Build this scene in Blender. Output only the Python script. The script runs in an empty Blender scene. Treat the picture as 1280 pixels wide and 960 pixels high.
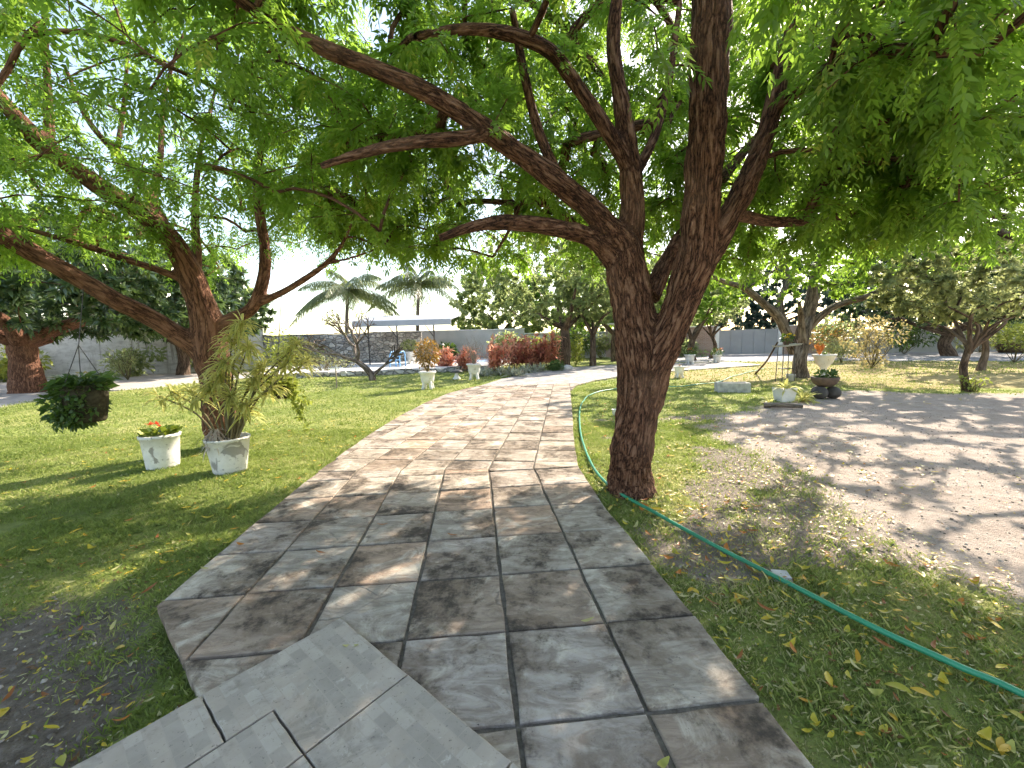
import bpy, bmesh, math, random
import numpy as np
from mathutils import Vector, Matrix

random.seed(7)
RNG = np.random.default_rng(7)
scene = bpy.context.scene
COL = scene.collection

# ------------------------------------------------------------------ camera, sky, sun, exposure
CAM_H = 1.44
FOCAL_PX = 508.0            # for a frame 1280 px wide
PITCH = math.radians(6.1)
ROLL = math.radians(-1.4)
cam_data = bpy.data.cameras.new('camera')
cam_data.sensor_fit = 'HORIZONTAL'
cam_data.sensor_width = 36.0
cam_data.lens = 36.0 * FOCAL_PX / 1280.0
cam_data.clip_start = 0.05
cam_data.clip_end = 3000.0
cam = bpy.data.objects.new('camera', cam_data)
COL.objects.link(cam)
_fwd = Vector((0, math.cos(PITCH), -math.sin(PITCH)))
_up0 = Vector((0, math.sin(PITCH), math.cos(PITCH)))
_rt0 = Vector((1, 0, 0))
_cr, _sr = math.cos(ROLL), math.sin(ROLL)
_rt = _rt0 * _cr + _up0 * _sr
_up = _up0 * _cr - _rt0 * _sr
cam.matrix_world = Matrix(((_rt.x, _up.x, -_fwd.x, 0), (_rt.y, _up.y, -_fwd.y, 0), (_rt.z, _up.z, -_fwd.z, CAM_H), (0, 0, 0, 1)))
scene.camera = cam

SUN_AZ = math.radians(44)     # from +Y towards +X
SUN_EL = math.radians(37)
world = bpy.data.worlds.new('World')
scene.world = world
world.use_nodes = True
wn = world.node_tree
wn.nodes.clear()
_wo = wn.nodes.new('ShaderNodeOutputWorld')
_wb = wn.nodes.new('ShaderNodeBackground')
_ws = wn.nodes.new('ShaderNodeTexSky')
_ws.sky_type = 'NISHITA'
_ws.sun_disc = False
_ws.sun_elevation = SUN_EL
_ws.sun_rotation = SUN_AZ
_ws.air_density = 1.0
_ws.dust_density = 1.0
_ws.ozone_density = 1.2
_wb.inputs['Strength'].default_value = 0.15
wn.links.new(_ws.outputs[0], _wb.inputs[0])
wn.links.new(_wb.outputs[0], _wo.inputs[0])

sun_data = bpy.data.lights.new('sun', 'SUN')
sun_data.energy = 3.6
sun_data.angle = math.radians(0.53)
sun_data.color = (1.0, 0.985, 0.97)
sun = bpy.data.objects.new('sun', sun_data)
COL.objects.link(sun)
SUN_DIR = Vector((math.sin(SUN_AZ) * math.cos(SUN_EL), math.cos(SUN_AZ) * math.cos(SUN_EL), math.sin(SUN_EL)))
sun.rotation_euler = SUN_DIR.to_track_quat('Z', 'Y').to_euler()
sun.location = SUN_DIR * 60

scene.view_settings.view_transform = 'Standard'
scene.view_settings.look = 'None'
scene.view_settings.gamma = 1.0
scene.view_settings.use_curve_mapping = False
scene.view_settings.exposure = 1.85
scene.view_settings.use_white_balance = True      # as the phone balanced the shade
scene.view_settings.white_balance_temperature = 8000.0

scene.render.engine = 'CYCLES'
cy = scene.cycles
cy.use_denoising = True
cy.use_adaptive_sampling = True
cy.adaptive_threshold = 0.035
cy.use_light_tree = False
cy.max_bounces = 6
cy.diffuse_bounces = 3
cy.glossy_bounces = 2
cy.transmission_bounces = 4
cy.transparent_max_bounces = 8
cy.caustics_reflective = False
cy.caustics_refractive = False
cy.sample_clamp_indirect = 6.0

# ------------------------------------------------------------------ helpers
def ray(px, py):
    """view ray through a pixel of the 1280 x 960 photograph"""
    a, b = px - 640.0, py - 480.0
    X = _cr * a + _sr * b
    Y = -_sr * a + _cr * b
    x, u = X / FOCAL_PX, -Y / FOCAL_PX
    c, s = math.cos(PITCH), math.sin(PITCH)
    return np.array([x, c + u * s, -s + u * c])

def gp(px, py, z=0.0):
    r = ray(px, py)
    t = (z - CAM_H) / r[2]
    return np.array([r[0] * t, r[1] * t, z])

def at(px, py, Y):
    r = ray(px, py)
    t = Y / r[1]
    return np.array([r[0] * t, Y, CAM_H + r[2] * t])

def proj(P):
    """points (N x 3) to photograph pixels and distance"""
    P = np.atleast_2d(np.asarray(P, float))
    c, s = math.cos(PITCH), math.sin(PITCH)
    z = P[:, 2] - CAM_H
    d = np.maximum(P[:, 1] * c - z * s, 1e-3)
    u = P[:, 1] * s + z * c
    X, Y = P[:, 0] / d * FOCAL_PX, -u / d * FOCAL_PX
    return 640 + _cr * X - _sr * Y, 480 + _sr * X + _cr * Y, P[:, 1]

def _hash(ix, iy, iz, seed):
    h = (ix.astype(np.int64) * 374761393 + iy.astype(np.int64) * 668265263 + iz.astype(np.int64) * 2147483647 + seed * 974711) & 0xFFFFFFFF
    h = ((h ^ (h >> 13)) * 1274126177) & 0xFFFFFFFF
    h = (h ^ (h >> 16)) & 0xFFFFFFFF
    return h.astype(np.float64) / 0xFFFFFFFF

def vnoise(p, seed=0):
    """smooth value noise, 0..1, p is N x 3"""
    p = np.asarray(p, float)
    f = np.floor(p)
    t = p - f
    t = t * t * (3 - 2 * t)
    i = f.astype(np.int64)
    out = 0
    for dx in (0, 1):
        for dy in (0, 1):
            for dz in (0, 1):
                w = (t[:, 0] if dx else 1 - t[:, 0]) * (t[:, 1] if dy else 1 - t[:, 1]) * (t[:, 2] if dz else 1 - t[:, 2])
                out = out + w * _hash(i[:, 0] + dx, i[:, 1] + dy, i[:, 2] + dz, seed)
    return out

def fbm(p, octaves=3, seed=0):
    p = np.asarray(p, float)
    s, a, n = 0, 1.0, 0
    for k in range(octaves):
        s = s + a * vnoise(p * 2 ** k, seed + k * 17)
        n += a
        a *= 0.5
    return s / n

def unit(v):
    v = np.asarray(v, float)
    return v / np.maximum(np.linalg.norm(v, axis=-1, keepdims=True), 1e-9)

class MB:
    """collects geometry and links it as one mesh object"""
    def __init__(self):
        self.v, self.f, self.t, self.n = [], [], [], 0

    def add(self, verts, faces, tint=None):
        verts = np.asarray(verts, float)
        self.v.append(verts)
        for fa in faces:
            self.f.append(tuple(int(i) + self.n for i in fa))
        self.t.append(np.full(len(verts), 0.5) if tint is None else (np.full(len(verts), tint) if np.isscalar(tint) else np.asarray(tint, float)))
        self.n += len(verts)
        return self

    def box(self, c, s, rz=0.0, tint=None):
        x, y, z = s[0] / 2, s[1] / 2, s[2] / 2
        v = np.array([(-x, -y, -z), (x, -y, -z), (x, y, -z), (-x, y, -z), (-x, -y, z), (x, -y, z), (x, y, z), (-x, y, z)])
        ca, sa = math.cos(rz), math.sin(rz)
        v = v @ np.array([[ca, sa, 0], [-sa, ca, 0], [0, 0, 1]]) + np.asarray(c)
        return self.add(v, [(0, 3, 2, 1), (4, 5, 6, 7), (0, 1, 5, 4), (1, 2, 6, 5), (2, 3, 7, 6), (3, 0, 4, 7)], tint)

    def tube(self, pts, radii, sides=8, cap=True, tint=None):
        v, f = tube_arrays(pts, radii, sides)
        f = [tuple(q) for q in f]
        if cap:
            n = len(pts)
            f.append(tuple(range(sides))[::-1])
            f.append(tuple(range((n - 1) * sides, n * sides)))
        return self.add(v, f, tint)

    def lathe(self, profile, sides=24, c=(0, 0, 0), tint=None, closed=False, wobble=0.0):
        pr = np.array(profile, float)
        a = np.arange(sides) * 2 * math.pi / sides
        v = np.zeros((len(pr), sides, 3))
        wob = 1 + wobble * np.sin(a * 3 + 1.0)
        v[:, :, 0] = pr[:, 0:1] * np.cos(a) * wob
        v[:, :, 1] = pr[:, 0:1] * np.sin(a) * wob
        v[:, :, 2] = pr[:, 1:2]
        v = v.reshape(-1, 3) + np.asarray(c, float)
        f = []
        for i in range(len(pr) - 1):
            for j in range(sides):
                k = (j + 1) % sides
                f.append((i * sides + j, i * sides + k, (i + 1) * sides + k, (i + 1) * sides + j))
        f.append(tuple(range(sides))[::-1])
        if not closed:
            f.append(tuple(range((len(pr) - 1) * sides, len(pr) * sides)))
        return self.add(v, f, tint)

    def build(self, name, mat, parent=None, smooth=False, loc=None):
        me = bpy.data.meshes.new(name)
        V = np.concatenate(self.v) if self.v else np.zeros((0, 3))
        if loc is not None:
            V = V - np.asarray(loc, float)
        me.from_pydata(V.tolist(), [], self.f)
        at_ = me.attributes.new('tint', 'FLOAT', 'POINT')
        at_.data.foreach_set('value', np.concatenate(self.t).astype(np.float32))
        me.update()
        if smooth:
            me.polygons.foreach_set('use_smooth', np.ones(len(me.polygons), bool))
        if mat:
            me.materials.append(mat)
        return link(name, me, parent, loc)

def link(name, me, parent=None, loc=None):
    o = bpy.data.objects.new(name, me)
    COL.objects.link(o)
    if loc is not None:
        o.location = tuple(float(c) for c in loc)
    if parent is not None:
        o.parent = parent
        # children are given in world coordinates: undo the place of the thing (and of the part) above
        p, place = parent, Vector((0, 0, 0))
        while p is not None:
            place = place + p.location
            if p.parent is not None:
                place = place - p.parent.location
            p = p.parent
        o.matrix_parent_inverse = Matrix.Translation(place).inverted()
    return o

def quad_mesh(name, V, Q, mat, parent=None, smooth=False, attrs=None):
    """large mesh of quads from arrays"""
    me = bpy.data.meshes.new(name)
    V = np.asarray(V, np.float32)
    Q = np.asarray(Q, np.int32)
    me.vertices.add(len(V))
    me.vertices.foreach_set('co', V.ravel())
    k = Q.shape[1]
    me.loops.add(Q.size)
    me.loops.foreach_set('vertex_index', Q.ravel())
    me.polygons.add(len(Q))
    me.polygons.foreach_set('loop_start', np.arange(0, Q.size, k, dtype=np.int32))
    if smooth:
        me.polygons.foreach_set('use_smooth', np.ones(len(Q), bool))
    for nm, a in (attrs or {}).items():
        a = np.asarray(a, np.float32)
        if a.ndim == 1:
            me.attributes.new(nm, 'FLOAT', 'POINT').data.foreach_set('value', a)
        else:
            me.attributes.new(nm, 'FLOAT_VECTOR', 'POINT').data.foreach_set('vector', a.ravel())
    me.update(calc_edges=True)
    me.validate()
    if mat:
        me.materials.append(mat)
    return link(name, me, parent)

def tube_arrays(pts, radii, sides=8):
    P = np.asarray(pts, float)
    n = len(P)
    R = np.broadcast_to(np.asarray(radii, float), (n,))
    T = np.zeros_like(P)
    T[1:-1] = P[2:] - P[:-2]
    T[0] = P[1] - P[0]
    T[-1] = P[-1] - P[-2]
    T = unit(T)
    ref = np.array([0, 0, 1.0]) if abs(T[0][2]) < 0.9 else np.array([1.0, 0, 0])
    u = unit(np.cross(ref, T[0]))
    U = [u]
    for i in range(1, n):
        u = u - T[i] * np.dot(u, T[i])
        u = unit(u)
        U.append(u)
    U = np.array(U)
    W = np.cross(T, U)
    a = np.arange(sides) * 2 * math.pi / sides
    V = P[:, None, :] + R[:, None, None] * (np.cos(a)[None, :, None] * U[:, None, :] + np.sin(a)[None, :, None] * W[:, None, :])
    i = np.arange(n - 1)[:, None] * sides
    j = np.arange(sides)[None, :]
    k = (j + 1) % sides
    F = np.stack([i + j, i + k, i + sides + k, i + sides + j], -1).reshape(-1, 4)
    return V.reshape(-1, 3), F

def smooth_line(pts, step=0.1):
    """Catmull-Rom through rows of numbers (x, y, z, r ...), resampled about every step metres"""
    P = np.asarray(pts, float)
    if len(P) == 2:
        n = max(2, int(np.linalg.norm(P[1, :3] - P[0, :3]) / step) + 1)
        t = np.linspace(0, 1, n)[:, None]
        return P[0] * (1 - t) + P[1] * t
    E = np.vstack([2 * P[0] - P[1], P, 2 * P[-1] - P[-2]])
    out = []
    for i in range(1, len(E) - 2):
        p0, p1, p2, p3 = E[i - 1], E[i], E[i + 1], E[i + 2]
        n = max(2, int(np.linalg.norm(p2[:3] - p1[:3]) / step) + 1)
        for t in np.linspace(0, 1, n, endpoint=False):
            out.append(0.5 * (2 * p1 + (p2 - p0) * t + (2 * p0 - 5 * p1 + 4 * p2 - p3) * t * t + (3 * p1 - p0 - 3 * p2 + p3) * t ** 3))
    out.append(P[-1])
    return np.array(out)

def empty(name, loc, label=None, cat=None, group=None, kind=None):
    o = bpy.data.objects.new(name, None)
    COL.objects.link(o)
    o.location = tuple(float(c) for c in loc)
    o.empty_display_size = 0.1
    return tag(o, label, cat, group, kind)

def tag(o, label=None, cat=None, group=None, kind=None):
    if label: o['label'] = label
    if cat: o['category'] = cat
    if group: o['group'] = group
    if kind: o['kind'] = kind
    return o

# ------------------------------------------------------------------ materials
class NT:
    """small wrapper that makes node graphs short to write"""
    def __init__(self, name):
        self.m = bpy.data.materials.new(name)
        self.m.use_nodes = True
        self.t = self.m.node_tree
        self.t.nodes.clear()
        self.out = self.n('ShaderNodeOutputMaterial')
    def n(self, kind, **kw):
        nd = self.t.nodes.new(kind)
        for k, v in kw.items():
            setattr(nd, k, v)
        return nd
    def l(self, a, b):
        self.t.links.new(a, b)
    def val(self, sock, v):
        if hasattr(v, 'is_linked') or isinstance(v, bpy.types.NodeSocket):
            self.l(v, sock)
        else:
            if sock.type == 'RGBA' and len(v) == 3:
                v = (*v, 1)
            sock.default_value = v
    def coord(self, which='Object'):
        return self.n('ShaderNodeTexCoord').outputs[which]
    def attr(self, name, out='Fac'):
        return self.n('ShaderNodeAttribute', attribute_name=name).outputs[out]
    def mapping(self, vec, scale=(1, 1, 1), rot=(0, 0, 0), loc=(0, 0, 0)):
        m = self.n('ShaderNodeMapping')
        self.val(m.inputs['Vector'], vec)
        m.inputs['Scale'].default_value = scale
        m.inputs['Rotation'].default_value = rot
        self.val(m.inputs['Location'], loc)
        return m.outputs[0]
    def noise(self, vec, scale, detail=4, rough=0.55, dist=0.0, out='Fac'):
        n = self.n('ShaderNodeTexNoise')
        self.val(n.inputs['Vector'], vec)
        n.inputs['Scale'].default_value = scale
        n.inputs['Detail'].default_value = detail
        n.inputs['Roughness'].default_value = rough
        n.inputs['Distortion'].default_value = dist
        return n.outputs[out]
    def vor(self, vec, scale, feature='F1', out='Distance', rand=1.0):
        n = self.n('ShaderNodeTexVoronoi', feature=feature)
        self.val(n.inputs['Vector'], vec)
        n.inputs['Scale'].default_value = scale
        n.inputs['Randomness'].default_value = rand
        return n.outputs[out]
    def ramp(self, fac, stops, interp='LINEAR'):
        r = self.n('ShaderNodeValToRGB')
        r.color_ramp.interpolation = interp
        self.val(r.inputs[0], fac)
        e = r.color_ramp.elements
        while len(e) < len(stops):
            e.new(0.5)
        for el, (p, c) in zip(e, stops):
            el.position = p
            el.color = (*c, 1) if not np.isscalar(c) else (c, c, c, 1)
        return r.outputs[0]
    def mix(self, fac, a, b, mode='MIX'):
        m = self.n('ShaderNodeMix', data_type='RGBA', blend_type=mode)
        self.val(m.inputs[0], fac)
        self.val(m.inputs[6], a)
        self.val(m.inputs[7], b)
        return m.outputs[2]
    def math(self, op, a, b=0.0, clamp=False):
        m = self.n('ShaderNodeMath', operation=op, use_clamp=clamp)
        self.val(m.inputs[0], a)
        self.val(m.inputs[1], b)
        return m.outputs[0]
    def maprange(self, v, a, b, c=0.0, d=1.0, smooth=True):
        m = self.n('ShaderNodeMapRange')
        if smooth: m.interpolation_type = 'SMOOTHSTEP'
        self.val(m.inputs[0], v)
        for i, x in enumerate((a, b, c, d)):
            m.inputs[1 + i].default_value = x
        return m.outputs[0]
    def bump(self, h, strength=0.5, dist=0.02, normal=None):
        b = self.n('ShaderNodeBump')
        self.val(b.inputs['Height'], h)
        b.inputs['Strength'].default_value = strength
        b.inputs['Distance'].default_value = dist
        if normal is not None: self.l(normal, b.inputs['Normal'])
        return b.outputs[0]
    def random(self):
        return self.n('ShaderNodeObjectInfo').outputs['Random']
    def principled(self, color, rough=0.6, normal=None, spec=0.3, metal=0.0):
        p = self.n('ShaderNodeBsdfPrincipled')
        self.val(p.inputs['Base Color'], color)
        self.val(p.inputs['Roughness'], rough)
        p.inputs['Specular IOR Level'].default_value = spec
        p.inputs['Metallic'].default_value = metal
        if normal is not None: self.l(normal, p.inputs['Normal'])
        return p.outputs[0]
    def done(self, shader):
        self.l(shader, self.out.inputs['Surface'])
        return self.m

def leaf_mat(name, stops, trans=(0.30, 0.48, 0.06), tfac=0.42, rough=0.42, spec=0.35):
    """leaf: colour by the tint of each leaf, light passes through it"""
    k = NT(name)
    tint = k.attr('tint')
    col = k.ramp(tint, stops)
    p = k.principled(col, rough, spec=spec)
    tr = k.n('ShaderNodeBsdfTranslucent')
    k.val(tr.inputs['Color'], k.mix(0.55, col, trans))
    mx = k.n('ShaderNodeMixShader')
    mx.inputs[0].default_value = tfac
    k.l(p, mx.inputs[1]); k.l(tr.outputs[0], mx.inputs[2])
    return k.done(mx.outputs[0])

def plain_mat(name, color, rough=0.6, spec=0.3, metal=0.0, var=0.12, scale=6.0, bump=0.0):
    k = NT(name)
    co = k.coord()
    n = k.noise(co, scale, 5)
    c0 = tuple(c * (1 - var) for c in color)
    c1 = tuple(min(1, c * (1 + var)) for c in color)
    col = k.ramp(n, [(0.3, c0), (0.7, c1)])
    nm = k.bump(k.noise(co, scale * 8, 4), bump, 0.01) if bump else None
    return k.done(k.principled(col, rough, nm, spec, metal))

def bark_mat(name, dark, mid, light, scale=14.0, strength=0.9):
    """fissured bark; 'grain' runs along each limb"""
    k = NT(name)
    g = k.attr('grain', 'Vector')
    warp = k.mix(0.06, g, k.noise(g, scale * 0.5, 3, 0.5, 0, 'Color'))
    n1 = k.noise(warp, scale, 4, 0.55)
    n2 = k.noise(warp, scale * 2.3, 4, 0.6)
    ridge = k.math('MULTIPLY', k.math('ABSOLUTE', k.math('SUBTRACT', n1, 0.5)), 7.0, True)
    ridge2 = k.math('MULTIPLY', k.math('ABSOLUTE', k.math('SUBTRACT', n2, 0.5)), 6.0, True)
    h = k.math('ADD', k.math('MULTIPLY', ridge, 0.62), k.math('MULTIPLY', ridge2, 0.38))
    big = k.noise(k.coord(), 1.7, 3)
    fine = k.noise(k.coord(), 70, 4, 0.7)
    hv = k.math('ADD', h, k.math('MULTIPLY', k.math('SUBTRACT', fine, 0.5), 0.5))
    col = k.ramp(hv, [(0.10, dark), (0.45, mid), (0.95, light)])
    col = k.mix(k.maprange(big, 0.45, 0.7), col, k.mix(0.35, col, light))
    nm = k.bump(k.math('ADD', h, k.math('MULTIPLY', fine, 0.2)), strength, 0.035)
    return k.done(k.principled(col, 0.85, nm, 0.15))

def white_pot_mat(name, base=(0.72, 0.71, 0.68), stain=(0.30, 0.28, 0.26), amount=0.55, scale=5.0):
    """white-washed concrete, chipped and stained"""
    k = NT(name)
    co = k.coord()
    r = k.random()
    off = k.n('ShaderNodeCombineXYZ')
    k.val(off.inputs[0], k.math('MULTIPLY', r, 37.0)); k.val(off.inputs[2], k.math('MULTIPLY', r, 11.0))
    v = k.mapping(co, loc=off.outputs[0])
    n = k.noise(v, scale, 7, 0.62, 0.4)
    n2 = k.noise(v, scale * 0.8, 5, 0.6, 1.0)
    col = k.mix(k.maprange(n, 0.35, 0.7), base, tuple(c * 0.82 for c in base))
    col = k.mix(k.maprange(n2, amount + 0.04, amount + 0.10), col, stain)
    col = k.mix(k.maprange(k.noise(v, 26, 4), 0.62, 0.72), col, tuple(c * 0.7 for c in stain))
    nm = k.bump(k.math('ADD', n, k.noise(v, 40, 4)), 0.35, 0.01)
    return k.done(k.principled(col, 0.75, nm, 0.25))

M = {}
M['neem_leaf'] = leaf_mat('neem leaf', [(0.0, (0.024, 0.066, 0.014)), (0.4, (0.056, 0.138, 0.023)), (0.8, (0.120, 0.215, 0.036)), (0.95, (0.23, 0.28, 0.06)), (1.0, (0.34, 0.31, 0.07))], (0.44, 0.70, 0.085), 0.60)
M['pale_leaf'] = leaf_mat('pale neem leaf', [(0.0, (0.10, 0.14, 0.06)), (0.5, (0.19, 0.245, 0.10)), (1.0, (0.34, 0.37, 0.17))], (0.56, 0.66, 0.26), 0.56)
M['mango_leaf'] = leaf_mat('mango leaf', [(0.0, (0.028, 0.055, 0.028)), (0.6, (0.062, 0.105, 0.050)), (1.0, (0.13, 0.18, 0.085))], (0.20, 0.34, 0.08), 0.28, 0.25, 0.8)
M['dark_leaf'] = leaf_mat('dark conifer leaf', [(0.0, (0.012, 0.035, 0.028)), (1.0, (0.05, 0.09, 0.07))], (0.08, 0.16, 0.09), 0.2)
M['sage_leaf'] = leaf_mat('sage leaf', [(0.0, (0.12, 0.145, 0.075)), (0.6, (0.24, 0.27, 0.12)), (1.0, (0.40, 0.41, 0.16))], (0.55, 0.60, 0.24), 0.5)
M['straw_leaf'] = leaf_mat('straw leaf', [(0.0, (0.24, 0.20, 0.10)), (0.6, (0.42, 0.36, 0.18)), (1.0, (0.55, 0.43, 0.14))], (0.55, 0.45, 0.18), 0.4)
M['palm_leaf'] = leaf_mat('palm leaf', [(0.0, (0.07, 0.095, 0.05)), (1.0, (0.19, 0.225, 0.11))], (0.36, 0.44, 0.18), 0.42, 0.35, 0.5)
M['bark'] = bark_mat('neem bark', (0.030, 0.014, 0.010), (0.185, 0.082, 0.050), (0.37, 0.205, 0.14), 24.0, 1.0)
M['bark_left'] = bark_mat('smoother neem bark', (0.045, 0.021, 0.014), (0.165, 0.075, 0.047), (0.28, 0.145, 0.098), 20.0, 0.55)
M['bark_grey'] = bark_mat('grey bark', (0.05, 0.038, 0.03), (0.16, 0.12, 0.095), (0.30, 0.25, 0.21), 9.0, 0.6)
M['bark_brown'] = bark_mat('brown bark', (0.035, 0.024, 0.018), (0.11, 0.072, 0.05), (0.22, 0.16, 0.12), 9.0, 0.6)
# ------------------------------------------------------------------ ground, path, terrace
def poly_sd(P, poly):
    """signed distance of points (N x 2) to a polygon, negative inside"""
    P = np.asarray(P, float)
    A = np.asarray(poly, float)
    B = np.roll(A, -1, axis=0)
    d = np.full(len(P), 1e9)
    ins = np.zeros(len(P), bool)
    for a, b in zip(A, B):
        e = b - a
        w = P - a
        t = np.clip((w @ e) / max(e @ e, 1e-12), 0, 1)
        d = np.minimum(d, np.linalg.norm(w - t[:, None] * e, axis=1))
        c1 = (a[1] > P[:, 1]) != (b[1] > P[:, 1])
        with np.errstate(divide='ignore', invalid='ignore'):
            xi = (b[0] - a[0]) * (P[:, 1] - a[1]) / (b[1] - a[1] + 1e-12) + a[0]
        ins ^= c1 & (P[:, 0] < xi)
    return np.where(ins, -d, d)

DIRT = [(3.0, -3), (2.62, 0.8), (2.58, 1.93), (2.56, 2.21), (2.45, 2.48), (2.45, 3.01), (2.61, 3.49), (2.91, 4.13), (3.05, 5.07), (2.98, 5.74), (3.14, 6.56),
        (3.92, 7.58), (5.16, 8.36), (6.26, 8.75), (8.03, 10.11), (9.18, 10.05), (10.13, 9.1), (12.04, 9.46), (20, 10.2), (24, -3)]
SOIL = [(-7, 2.1), (-3.08, 2.28), (-2.58, 2.32), (-2.15, 2.05), (-1.72, 1.65), (-1.75, 1.2), (-2.3, 0), (-7, 0)]
DRY = [(5.0, 14.5), (7.5, 11.5), (10, 10.6), (12, 9.6), (26, 10.4), (26, 15), (23.2, 18.4), (17, 21.5), (13, 22.5), (9, 22.5), (6.6, 18)]
DRIVE = [(7.6, 24.5), (13, 22.4), (17, 21.4), (23.2, 18.2), (40, 9), (90, 9), (90, 60), (7.6, 60)]
SAND = [tuple(gp(*q)[:2]) for q in ((-330, 535), (0, 508), (90, 492), (225, 480), (345, 470), (345, 464), (220, 465), (0, 476), (-330, 500))]
PATH = [(1.02, 0.25), (0.98, 1.21), (0.96, 1.45), (0.92, 1.95), (0.87, 2.44), (0.82, 2.93), (0.77, 3.42), (0.73, 4.52), (0.90, 5.95), (1.16, 7.8), (1.40, 9.57), (1.66, 11.4),
        (1.98, 12.6), (2.75, 13.9), (4.2, 15.5), (7, 17.3), (12, 19.5), (12, 22.2), (8, 22.7), (5.6, 22.2), (2.9, 20.8), (1.6, 19.2), (0.6, 17.6), (-0.35, 15.6), (-1.03, 13.3), (-1.5, 12.4), (-1.85, 11.3),
        (-2.12, 9.6), (-2.26, 7.99), (-2.31, 6.4), (-2.29, 5.36), (-2.23, 4.2), (-2.17, 3.18), (-2.11, 2.67), (-2.04, 2.16), (-1.31, 1.53), (-0.9, 1.1), (-0.9, 0.25)]
TA = np.array([0.766, -0.643])        # along the right-hand edge of the terrace
TB = np.array([-0.643, -0.766])       # along its left-hand edge
T0 = np.array([-0.92, 1.97])
TERR = [tuple(T0), tuple(T0 + TA * 5.2), tuple(T0 + TA * 5.2 + TB * 5), tuple(T0 + TB * 5)]

def ground_z(P):
    P = np.asarray(P, float)
    p3 = np.column_stack([P * 0.9, np.zeros(len(P))])
    far = np.clip((np.linalg.norm(P, axis=1) - 3) / 10, 0, 1)
    z = -0.035 + (fbm(p3, 3, 5) - 0.5) * (0.03 + 0.05 * far)
    sdp = np.minimum(poly_sd(P, PATH), poly_sd(P, TERR))
    z = np.where(sdp < 0.25, np.minimum(z, -0.03), z)
    dip = np.clip((-1.35 - P[:, 0]) / 0.3, 0, 1) * np.clip((2.5 - P[:, 1]) / 0.5, 0, 1)
    z = z - 0.075 * dip
    z = np.where(sdp < -0.06, -0.09 - 0.05 * dip, z)
    return z

def gz(x, y):
    return float(ground_z(np.array([[x, y]]))[0])

def soft_mask(P, poly, width, amp, freq, seed):
    sd = poly_sd(P, poly)
    n = fbm(np.column_stack([P * freq, np.zeros(len(P))]), 4, seed) - 0.5
    return np.clip(0.5 - (sd + n * amp) / width, 0, 1)

def masks(P):
    P = np.asarray(P, float)
    dirt = soft_mask(P, DIRT, 0.7, 1.1, 1.3, 11)
    soil = soft_mask(P, SOIL, 0.55, 0.7, 2.2, 23)
    dry = soft_mask(P, DRY, 2.4, 3.2, 0.5, 31)
    drive = soft_mask(P, DRIVE, 0.8, 0.8, 0.6, 41)
    sand = soft_mask(P, SAND, 1.2, 1.2, 0.6, 51)
    # bare, trodden patches in the strip of lawn beside the path
    patch = fbm(np.column_stack([P * 1.1, np.full(len(P), 3.3)]), 3, 61)
    strip = np.clip((P[:, 0] - 0.7) / 0.4, 0, 1) * np.clip((9.5 - P[:, 1]) / 3, 0, 1)
    bare = np.clip((patch - 0.56) / 0.12, 0, 1) * strip
    return dirt, soil, dry, drive, sand, bare

def spread(lo, hi, dense_lo, dense_hi, step, grow=1.09):
    c = list(np.arange(dense_lo, dense_hi + 1e-6, step))
    s = step
    while c[-1] < hi:
        s *= grow
        c.append(c[-1] + s)
    s = step
    while c[0] > lo:
        s *= grow
        c.insert(0, c[0] - s)
    return np.array(c)

gx = spread(-1200, 1200, -5.5, 7.0, 0.07)
gy = spread(-60, 2000, 0.9, 10.0, 0.07)
GX, GY = np.meshgrid(gx, gy)
GP = np.column_stack([GX.ravel(), GY.ravel()])
nx, ny = len(gx), len(gy)
ii = (np.arange(ny - 1)[:, None] * nx + np.arange(nx - 1)[None, :]).ravel()
GQ = np.column_stack([ii, ii + 1, ii + nx + 1, ii + nx])
mk = masks(GP)

k = NT('lawn and yard')
co = k.coord()
fine = k.noise(co, 55, 5, 0.65)
mid = k.noise(co, 7, 5, 0.6)
big = k.noise(co, 0.8, 4, 0.55)
lawn = k.mix(k.maprange(mid, 0.35, 0.65), (0.145, 0.185, 0.050), (0.26, 0.305, 0.085))
lawn = k.mix(k.maprange(big, 0.42, 0.66), lawn, (0.33, 0.335, 0.12))
lawn = k.mix(k.maprange(fine, 0.52, 0.75), lawn, (0.115, 0.088, 0.055))
dirt = k.ramp(k.noise(co, 4, 8, 0.7), [(0.25, (0.31, 0.245, 0.205)), (0.5, (0.40, 0.33, 0.285)), (0.75, (0.49, 0.42, 0.37))])
dirt = k.mix(k.maprange(k.noise(co, 38, 4, 0.7), 0.60, 0.70), dirt, (0.20, 0.16, 0.13))
dirt = k.mix(k.maprange(k.vor(co, 30), 0.0, 0.16), (0.50, 0.46, 0.42), dirt)
soil = k.ramp(k.noise(co, 16, 7, 0.7), [(0.3, (0.10, 0.078, 0.060)), (0.55, (0.20, 0.165, 0.135)), (0.75, (0.32, 0.275, 0.235))])
dry = k.ramp(k.noise(k.mapping(co, (0.6, 2.2, 1)), 2.2, 7, 0.7), [(0.3, (0.27, 0.20, 0.085)), (0.5, (0.36, 0.29, 0.13)), (0.7, (0.44, 0.36, 0.21))])
drive = k.ramp(k.noise(co, 2.5, 6, 0.65), [(0.3, (0.31, 0.30, 0.30)), (0.7, (0.42, 0.41, 0.41))])
sand = k.ramp(k.noise(co, 3, 6, 0.65), [(0.3, (0.40, 0.36, 0.33)), (0.7, (0.55, 0.51, 0.48))])
jit = k.math('MULTIPLY', k.math('SUBTRACT', fine, 0.5), 0.9)
def th(name):
    return k.maprange(k.math('ADD', k.attr(name), jit), 0.36, 0.64)
col = k.mix(th('bare'), lawn, k.mix(0.35, soil, dirt))
col = k.mix(th('dry'), col, dry)
col = k.mix(th('dirt'), col, dirt)
col = k.mix(th('soil'), col, soil)
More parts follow.
